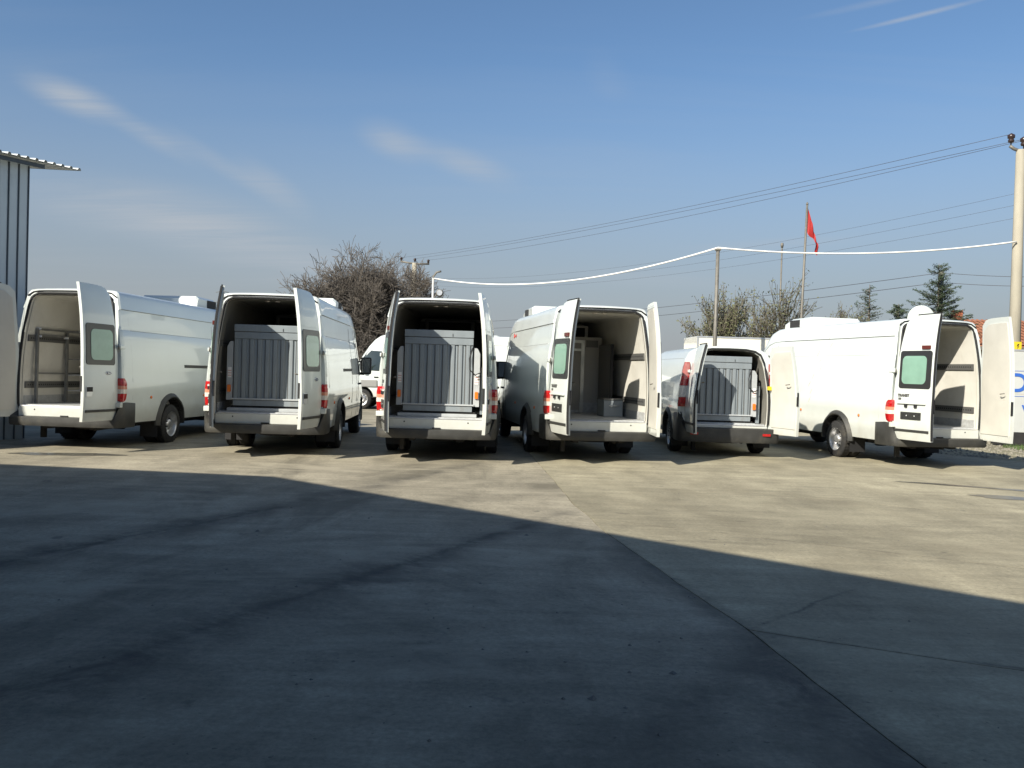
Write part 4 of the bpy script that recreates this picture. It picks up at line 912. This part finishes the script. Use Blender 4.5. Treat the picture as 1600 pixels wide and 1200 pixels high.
tp = pole('thin_pole', 11.84, 40, 7.3, .045, .035, metal_dark, 'slim bare pole just left of the flagpole', 'pole', sides=8)
m_ = MB(); m_.lathe([(0, .05), (.1, .07), (.2, .06), (.22, .01)], 0, 0, 7.3, 8, axis='z'); m_.build('cap', metal_dark, tp)
fg = pole('flagpole', 9.55, 30, 7.3, .055, .035, metal_dark, 'slender leaning flagpole flying the red flag above the vans', 'flagpole', lean=(.12, 0), sides=8)
m_ = MB(); m_.lathe([(0, .035), (.04, .045), (.09, .02), (.1, .002)], .12, 0, 7.3, 8, axis='z'); m_.build('finial', metal_dark, fg)
fl = tag(empty('flag', (9.67, 30, 7.2)), 'limp red flag hanging from the top of the flagpole', 'flag')
m_ = MB(); pts = []
for i in range(13):
    u = i/12
    for j in range(9):
        v = j/8; x = .03+.40*u-.05*math.sin(u*9)*v; yy = .10*math.sin(u*13+v*2)*(.3+v*.7)*u+.06*math.sin(u*25)*u
        top = -1.30*u**1.05; hgt = .74*(1-.70*u**.8); z = top-hgt*v-(0.06*math.sin(u*8)*v)
        if u > .45: z -= .05*math.sin((u-.45)*6)
        pts.append((x, yy, z))
m_.grid(pts, 13, 9); m_.build('cloth', flag_m, fl, fix=False)
m_ = MB(); m_.tube([(.02, 0, .02), (.02, 0, -.76)], .012, 5); m_.build('hem', label_m, fl)
def wire(name, a, b, sag, r, m, label, group=None, n=28, cat='cable'):
    a, b = Vector(a), Vector(b); m_ = MB(); pts = [a.lerp(b, t_/n)-Vector((0, 0, sag*4*(t_/n)*(1-t_/n))) for t_ in range(n+1)]
    m_.tube(pts, r, 5); tag(m_.build(name, m), label, cat, group)
wire('white_cable', (-3.15, 35, 4.98), (5.62, 25, 5.08), .56, .026, cable_m, 'white cable sagging from the lamp post to the plain grey pole', 'white cables', cat='cable')
wire('white_cable', (5.62, 25, 5.08), (14.0, 25.15, 5.52), .24, .024, cable_m, 'white cable running from the plain grey pole to the tall concrete pole', 'white cables', cat='cable')
fi = [(-8.15, 64, 9.25), (-7.18, 64, 9.2), (-6.22, 64, 9.13)]; ri = [(13.82, 25.3, 8.55), (14.18, 25.3, 8.42), (14.61, 25.3, 8.5)]
for k in range(3): wire('power_line', fi[k], ri[k], (.35, .25, .4)[k], .0075, wire_m, ('highest', 'middle', 'lowest')[k]+' of the three long power lines between the two concrete poles', 'overhead power lines', cat='power line')
for k, z in enumerate((6.95, 6.62, 6.25)): wire('power_line', (-7.1, 64, 7.9-.25*k), (14.24, 25.28, z), .9, .004, wire_m, ('upper', 'middle', 'lower')[k]+' of three faint thin wires running below the power lines', 'thin low wires', cat='wire')
sp = pole('wooden_post', 18.6, 39.2, 6.35, .12, .10, metal_dark, 'short weathered post among the conifer branches at right', 'pole')
for k in range(2):
    wire('service_wire', (-14, 95, 6.0-.7*k), (18.6, 39.2, 6.3-.42*k), .7, .013, wire_m, ('upper', 'lower')[k]+' dark wire crossing low behind the vans to the weathered post', 'service wires', cat='wire')
    wire('service_wire', (18.6, 39.2, 6.3-.42*k), (23.5, 36, 6.0-.36*k), .12, .011, wire_m, ('upper', 'lower')[k]+' dark wire leading right from the weathered post', 'service wires right', cat='wire')
# distant lattice pylon
py = tag(empty('lattice_pylon', (-58.6, 180, 0)), 'tiny distant lattice pylon above the gap left of the second van', 'pylon')
m_ = MB(); Hp = 16.3
for s1 in (-1, 1):
    for s2 in (-1, 1): m_.tube([(s1*1.3, s2*1.3, 0), (s1*.2, s2*.2, Hp)], .06, 4)
for k in range(10):
    z0_, z1_ = Hp*k/10, Hp*(k+1)/10; w0, w1 = 1.3-1.1*k/10, 1.3-1.1*(k+1)/10
    m_.tube([(-w0, -w0, z0_), (w1, -w1, z1_)], .025, 4); m_.tube([(w0, -w0, z0_), (-w1, -w1, z1_)], .025, 4)
m_.build('mast', galv, py)  # paler steel on the mast stands in for distance haze
for z in (13.2, 15.2): m_ = MB(); m_.tube([(-1.3, 0, z), (0, 0, z+.3), (1.3, 0, z)], .05, 4); m_.build('cross_arm', metal_dark, py)

# ------------------------------------------------------------------ trees
def tree(name, x, y, h, spread, label, seed, m_bark, trunk_h=.12, levels=5, nb=4, leafm=None, leaf=0, tw=.006, up=.5, r0=.14, wig=.18, group=None, squash=1., stems=1, fall=(.62, .82)):
    rd = random.Random(seed); r_ = tag(empty(name, (x, y, 0)), label, 'tree', group); tr = MB(); cr = MB(); lf = MB()
    def branch(p, d, ln, rad, lev):
        pts = [p]; q = p.copy(); dd = d.copy(); seg = 4 if lev < 3 else 3; rads = [rad]
        for i in range(seg):
            dd = (dd+Vector((rd.gauss(0, wig), rd.gauss(0, wig), rd.gauss(0, wig)+.06*up))).normalized(); q = q+dd*(ln/seg); pts.append(q.copy()); rads.append(max(tw*.5, rad*(1-.62*(i+1)/seg)))
        (tr if lev == 0 else cr).tube(pts, rads, 6 if lev == 0 else (5 if lev == 1 else 3), cap=False)
        if leafm and lev >= levels-1:
            for _ in range(leaf):
                c = pts[rd.randrange(1, len(pts))]+Vector((rd.gauss(0, .05), rd.gauss(0, .05), rd.gauss(0, .05))); s_ = rd.uniform(.02, .045); a = Vector((rd.gauss(0, 1), rd.gauss(0, 1), rd.gauss(0, 1))).normalized(); b = a.orthogonal().normalized()
                lf.add([c-a*s_, c+b*s_*.6, c+a*s_, c-b*s_*.6], [(0, 1, 2, 3)])
        if lev >= levels: return
        k = nb+(1 if lev == 0 else 0)+rd.choice((0, 0, 1))
        for i in range(k):
            t_ = rd.uniform(.35, 1.0) if i else 1.0; idx = min(seg-1, int(t_*seg)); base = pts[idx].lerp(pts[idx+1], min(1, t_*seg-idx)) if idx < seg else pts[-1]
            a = rd.uniform(0, 2*math.pi); ang = rd.uniform(.35, .85)*spread if i else rd.uniform(.1, .3)
            o1 = dd.orthogonal().normalized(); o2 = dd.cross(o1); nd = (dd*math.cos(ang)+(o1*math.cos(a)+o2*math.sin(a))*math.sin(ang)); nd.z += .12*up; nd.z *= squash
            branch(base, nd.normalized(), ln*rd.uniform(*fall), rads[idx]*rd.uniform(.55, .75), lev+1)
    for s_ in range(stems):
        d0 = Vector((rd.gauss(0, .35 if stems > 1 else .03), rd.gauss(0, .35 if stems > 1 else .03), 1)).normalized()
        branch(Vector((rd.gauss(0, .15) if stems > 1 else 0, 0, 0)), d0, h*trunk_h*(rd.uniform(.8, 1.2) if stems > 1 else 1), r0, 0)
    # scale the crown so that the tree has the height asked for
    allz = sorted(v[2] for v in cr.v); top = allz[int(len(allz)*.998)]; k = h/top
    for m2 in (tr, cr, lf): m2.v = [(a*k, b*k, c*k) for a, b, c in m2.v]
    tr.build('trunk', m_bark, r_, fix=False); cr.build('crown', m_bark, r_, fix=False)
    if lf.v: lf.build('leaves', leafm, r_, fix=False)
    return r_
tree('bare_tree', -7.55, 45, 6.9, 1.25, 'large leafless tree with a dense round crown left of the middle van', 11, bark, trunk_h=.16, levels=6, nb=5, tw=.0105, up=.25, r0=.26, wig=.17, fall=(.68, .86))
tree('bare_tree', -5.9, 47.5, 4.3, 1.0, 'smaller leafless tree at the right foot of the big bare tree', 5, bark, trunk_h=.3, levels=5, nb=4, tw=.018, up=.1, r0=.13, wig=.25)
tree('young_tree', 7.75, 34, 4.75, .28, 'thin budding tree behind the plain grey cable pole', 21, bark2, trunk_h=.22, levels=4, nb=4, tw=.012, up=1.0, r0=.09, wig=.13, leafm=leaf_bud, leaf=3, stems=5)
tree('young_tree', 10.35, 37, 5.2, .30, 'twiggy budding tree with an open crown left of the flagpole', 23, bark2, trunk_h=.26, levels=4, nb=4, tw=.011, up=.8, r0=.09, wig=.16, leafm=leaf_bud, leaf=2, stems=4)
tree('shrub', 14.4, 41, 4.4, 1.0, 'low dark shrub peeping over the roof of the rightmost van', 33, bark2, trunk_h=.25, levels=4, nb=4, tw=.010, up=.5, r0=.06, leafm=leaf_bud, leaf=4, stems=4)
def conifer(x, y, h, rad, label, seed, dens=1.):
    rd = random.Random(seed); r_ = tag(empty('conifer_tree', (x, y, 0)), label, 'tree'); tr = MB(); tr.tube([(0, 0, 0), (.03, 0, h*.6), (0, 0, h)], [.13, .07, .012], 7); tr.build('trunk', bark, r_)
    br = MB(); nd = MB(); z = h*.06
    while z < h*.985:
        t_ = z/h
        for k in range(3 if t_ < .85 else 2):
            a = rd.uniform(0, 2*math.pi); ln = rad*(1-t_)**.62*rd.uniform(.45, 1.15)+.10; dr = Vector((math.cos(a), math.sin(a), rd.uniform(-.02, .30))); pts = [Vector((0, 0, z))]
            for i in range(4): dr.z += .06; pts.append(pts[-1]+dr.normalized()*(ln/4))
            br.tube(pts, [.02, .015, .011, .007, .003], 3, cap=False)
            cnt = int((26+90*ln)*dens)
            for _ in range(cnt):
                u = rd.uniform(.12, 1.02); i = min(3, int(u*4)); c = pts[i].lerp(pts[i+1], u*4-i)+Vector((rd.gauss(0, .07), rd.gauss(0, .07), rd.gauss(-.01, .05)))*(1.25-u*.7); s_ = rd.uniform(.03, .07); q = (dr+Vector((rd.gauss(0, .8), rd.gauss(0, .8), rd.gauss(0, .5)))).normalized(); b = q.orthogonal().normalized()
                nd.add([c-q*s_, c+b*s_*.28, c+q*s_, c-b*s_*.28], [(0, 1, 2, 3)])
        z += h*.014*rd.uniform(.7, 1.3)
    br.build('branches', bark, r_, fix=False); nd.build('crown', needle, r_, fix=False); return r_
conifer(16.2, 41, 5.9, 1.5, 'sparse pale small conifer left of the dark ragged one', 14, .35)
conifer(18.15, 38.5, 6.6, 2.5, 'ragged dark green conifer rising behind the rightmost van', 4)
conifer(16.9, 39.5, 4.9, 1.6, 'smaller dark conifer at the left foot of the tall one', 8)
conifer(19.5, 39.6, 4.7, 1.6, 'smaller dark conifer at the right foot of the tall one', 9)

# ------------------------------------------------------------------ house, sign wall, dish
ho = tag(empty('brick_house', (18.55, 37.5, 0)), 'orange walled house with a red tile roof at the right edge', 'house')
m_ = MB(); m_.box(0, 9, 0, 6, 0, 3.0); m_.build('wall', brick_m, ho)
rf = None
m_ = MB(); m_.loft([[(-.4, -.4, 2.98), (-.4, 6.4, 2.98), (-.4, 6.4, 3.1), (-.4, 3, 4.35), (-.4, -.4, 3.1)], [(9.4, -.4, 2.98), (9.4, 6.4, 2.98), (9.4, 6.4, 3.1), (9.4, 3, 4.35), (9.4, -.4, 3.1)]], smooth=False); rf = m_.build('roof', tile_m, ho)
m_ = MB()
for i in range(44):
    x = -.4+9.8*i/44
    for j in range(9):
        ya, yb = -.42+3.42*j/9, -.42+3.42*(j+1)/9+.04; za, zb_ = 3.12+1.25*j/9+.03, 3.12+1.25*(j+1)/9+.02
        m_.add([(x, ya, za), (x+.10, ya, za+.035), (x+.2, ya, za), (x+.2, yb, zb_), (x+.10, yb, zb_+.035), (x, yb, zb_)], [(0, 1, 4, 5), (1, 2, 3, 4)])
tag(m_.build('tile_courses', tile_m, rf, fix=False), kind='stuff')
m_ = MB(); m_.box(.75, 1.1, 1.8, 2.15, 3.4, 4.7, 0, .01); ch = m_.build('chimney', brick_m, rf); 
m_ = MB(); m_.box(-.42, 9.42, -.46, -.38, 2.9, 3.06); m_.build('gutter', metal_dark, ho)
for x in (1.2, 4.5): m_ = MB(); m_.box(x, x+1, -.03, -.005, 1.1, 2.3); w = m_.build('window', glass_dark, ho); m_ = MB(); m_.box(x-.06, x+1.06, -.05, -.032, 1.02, 1.1); m_.build('sill', label_m, w)
sw = tag(empty('sign_hoarding', (12.3, 22.6, 0)), 'pale grey panel wall with large blue letters at the right edge', 'sign')
for k in range(6):
    m_ = MB(); m_.box(k*1.22, k*1.22+1.212, 0, .05, .32, 1.28, 0, .004); m_.build('panel', sign_m, sw)
    m_ = MB(); m_.box(k*1.22, k*1.22+1.212, 0, .05, 1.285, 2.36, 0, .004); m_.build('panel', sign_m, sw)
m_ = MB(); m_.box(-.02, 7.35, -.01, .06, 2.362, 2.41, 0, .004); m_.build('top_rail', alu, sw)
m_ = MB(); m_.box(-.02, 7.35, .0, .3, .0, .30); m_.build('plinth', chassis_m, sw)
m_ = MB()
for z in (1.22, 1.86): m_.box(.03, 3.4, -.006, -.002, z, z+.012)
m_.box(3.39, 3.402, -.006, -.002, 1.232, 1.86); m_.build('letter_frame', blue_m, sw)
for (s_, x, z, sz) in (('DA', .68, 1.545, .66), ('V', .66, .90, .26)):
    me = text_mesh(s_, sz, .003, .012); me.materials.clear(); me.materials.append(blue_m); o = link('lettering', me, sw); o.location = (x, -.008, z); o.rotation_euler = (R(90), 0, 0)
ds = tag(empty('satellite_dish', (9.98, 22, 0)), 'white round dish showing above the open left door of the rightmost van', 'satellite dish')
m_ = MB(); m_.tube([(0, 0.12, 0), (0, .12, 3.0)], .03, 8); m_.build('mast', galv, ds)
m_ = MB(); rings = [];
for k in range(7):
    r_ = .34*k/6+.002; rings.append([(r_*math.cos(a*math.pi/14), -.10+.09*(k/6)**2, 3.05+r_*math.sin(a*math.pi/14)) for a in range(28)])
m_.loft(rings, cap=False); m_.build('dish', white, ds, fix=False)
m_ = MB(); m_.tube([(0, -.10, 2.74), (0, -.42, 2.95)], .012, 5); m_.lathe([(0, .03), (.08, .03)], 0, -.47, 2.97, 8, axis='y'); m_.build('receiver_arm', metal_dark, ds)

# ------------------------------------------------------------------ wet patches, gravel, grass
def patch(x, y, rx, ry, seed, label, rot=0):
    rd = random.Random(seed); m_ = MB(); pts = []; n = 40; ca, sa = math.cos(R(rot)), math.sin(R(rot))
    for k in range(n):
        a = 2*math.pi*k/n; f_ = 1+.35*noise.noise(Vector((math.cos(a)*1.6+seed, math.sin(a)*1.6, 0)))+.15*noise.noise(Vector((math.cos(a)*5+seed, math.sin(a)*5, 3))); u, v = rx*f_*math.cos(a), ry*f_*math.sin(a); pts.append((x+u*ca-v*sa, y+u*sa+v*ca, .004))
    m_.add(pts, [list(range(n))]); tag(m_.build('wet_patch', wet_m), label, 'stain')
patch(-6.9, 13.95, .75, .22, 2, 'dark damp patch on the concrete in front of the leftmost van', 8)
patch(6.55, 13.3, .62, .10, 5, 'long narrow damp streak on the concrete below the rightmost van', -24)
patch(6.75, 12.0, .50, .20, 9, 'dark damp patch near the right edge of the sunlit concrete', -20)
patch(7.4, 12.9, .40, .10, 11, 'small damp patch at the right edge beside the long streak', -20)
rd = random.Random(5); m_ = MB()
for k in range(3200):
    x = rd.uniform(9.3, 16); y = rd.uniform(16, 26)
    if x < 10.6 and y < 18.6: continue
    s_ = rd.uniform(.015, .05); q = [Vector((rd.uniform(-1, 1), rd.uniform(-1, 1), rd.uniform(-.2, 1))) for _ in range(4)]
    m_.add([(x-s_, y, -.03), (x, y-s_, -.03), (x+s_, y, -.03), (x, y+s_, -.03), (x+s_*.2*q[0].x, y+s_*.2*q[0].y, -.03+s_*rd.uniform(.5, 1.1))], [(0, 1, 4), (1, 2, 4), (2, 3, 4), (3, 0, 4)])
tag(m_.build('gravel', stone_m, fix=False), 'loose gravel beyond the concrete edge at right', 'gravel', kind='stuff')
m_ = MB()
for k in range(9000):
    x = rd.uniform(12.1, 17.5) if k % 2 else rd.uniform(-20, 24); y = rd.uniform(21.2, 22.1)+.0 if k % 2 else rd.uniform(40, 60)
    s_ = rd.uniform(.05, .13); a = rd.uniform(0, 6.28); w = .006 if k % 2 else .02; m_.add([(x-w*math.cos(a), y-w*math.sin(a), -.03), (x+w*math.cos(a), y+w*math.sin(a), -.03), (x+rd.gauss(0, .03), y+rd.gauss(0, .03), -.03+s_*(1 if k % 2 else 2))], [(0, 1, 2)])
tag(m_.build('grass', grass_m, fix=False), 'short grass along the foot of the sign wall and the field edge', 'grass', kind='stuff')
rd = random.Random(12); m_ = MB()
for k in range(130):
    y = 2.2+abs(rd.gauss(0, 4.5)); x = rd.gauss(-.1, .35)*y; s_ = rd.uniform(.004, .013)*(1 if rd.random() < .9 else 2)
    m_.add([(x-s_, y, .001), (x, y-s_, .001), (x+s_, y, .001), (x, y+s_, .001), (x+s_*rd.uniform(-.4, .4), y, s_*rd.uniform(.5, 1.1))], [(0, 1, 4), (1, 2, 4), (2, 3, 4), (3, 0, 4)])
tag(m_.build('grit', metal_dark, fix=False), 'scattered grit and crumbs on the yard', 'grit', kind='stuff')
# low wall / hedge far behind
fw = tag(empty('boundary_wall', (-30, 52, 0)), 'low brownish boundary wall far behind the yard', 'wall')
m_ = MB(); m_.box(0, 60, 0, .25, 0, 1.1); m_.build('masonry', mat('rough_wall', (.22, .17, .11), .9, vary=.3, vscale=2), fw); m_ = MB(); m_.box(-.05, 60.05, -.05, .30, 1.102, 1.2); m_.build('coping', conc_pole, fw)
m_ = MB(); rd = random.Random(77)
for k in range(16000):
    x = rd.uniform(-160, 160); y = 165+rd.uniform(-6, 6); hh = 4.2+2.4*noise.noise(Vector((x*.045, 0, 2)))+1.2*noise.noise(Vector((x*.2, 0, 5))); z = rd.uniform(0, max(1.2, hh)); s_ = rd.uniform(.25, .7); a = Vector((rd.gauss(0, 1), rd.gauss(0, 1), rd.gauss(0, 1))).normalized(); b = a.orthogonal().normalized(); c = Vector((x, y, z)); m_.add([c-a*s_, c+b*s_*.6, c+a*s_, c-b*s_*.6], [(0, 1, 2, 3)])
tag(m_.build('far_treeline', mat('far_scrub', (.13, .13, .11), .9, vary=.3, vscale=.2), fix=False), 'far off line of bare scrub on the horizon', 'treeline', kind='stuff')
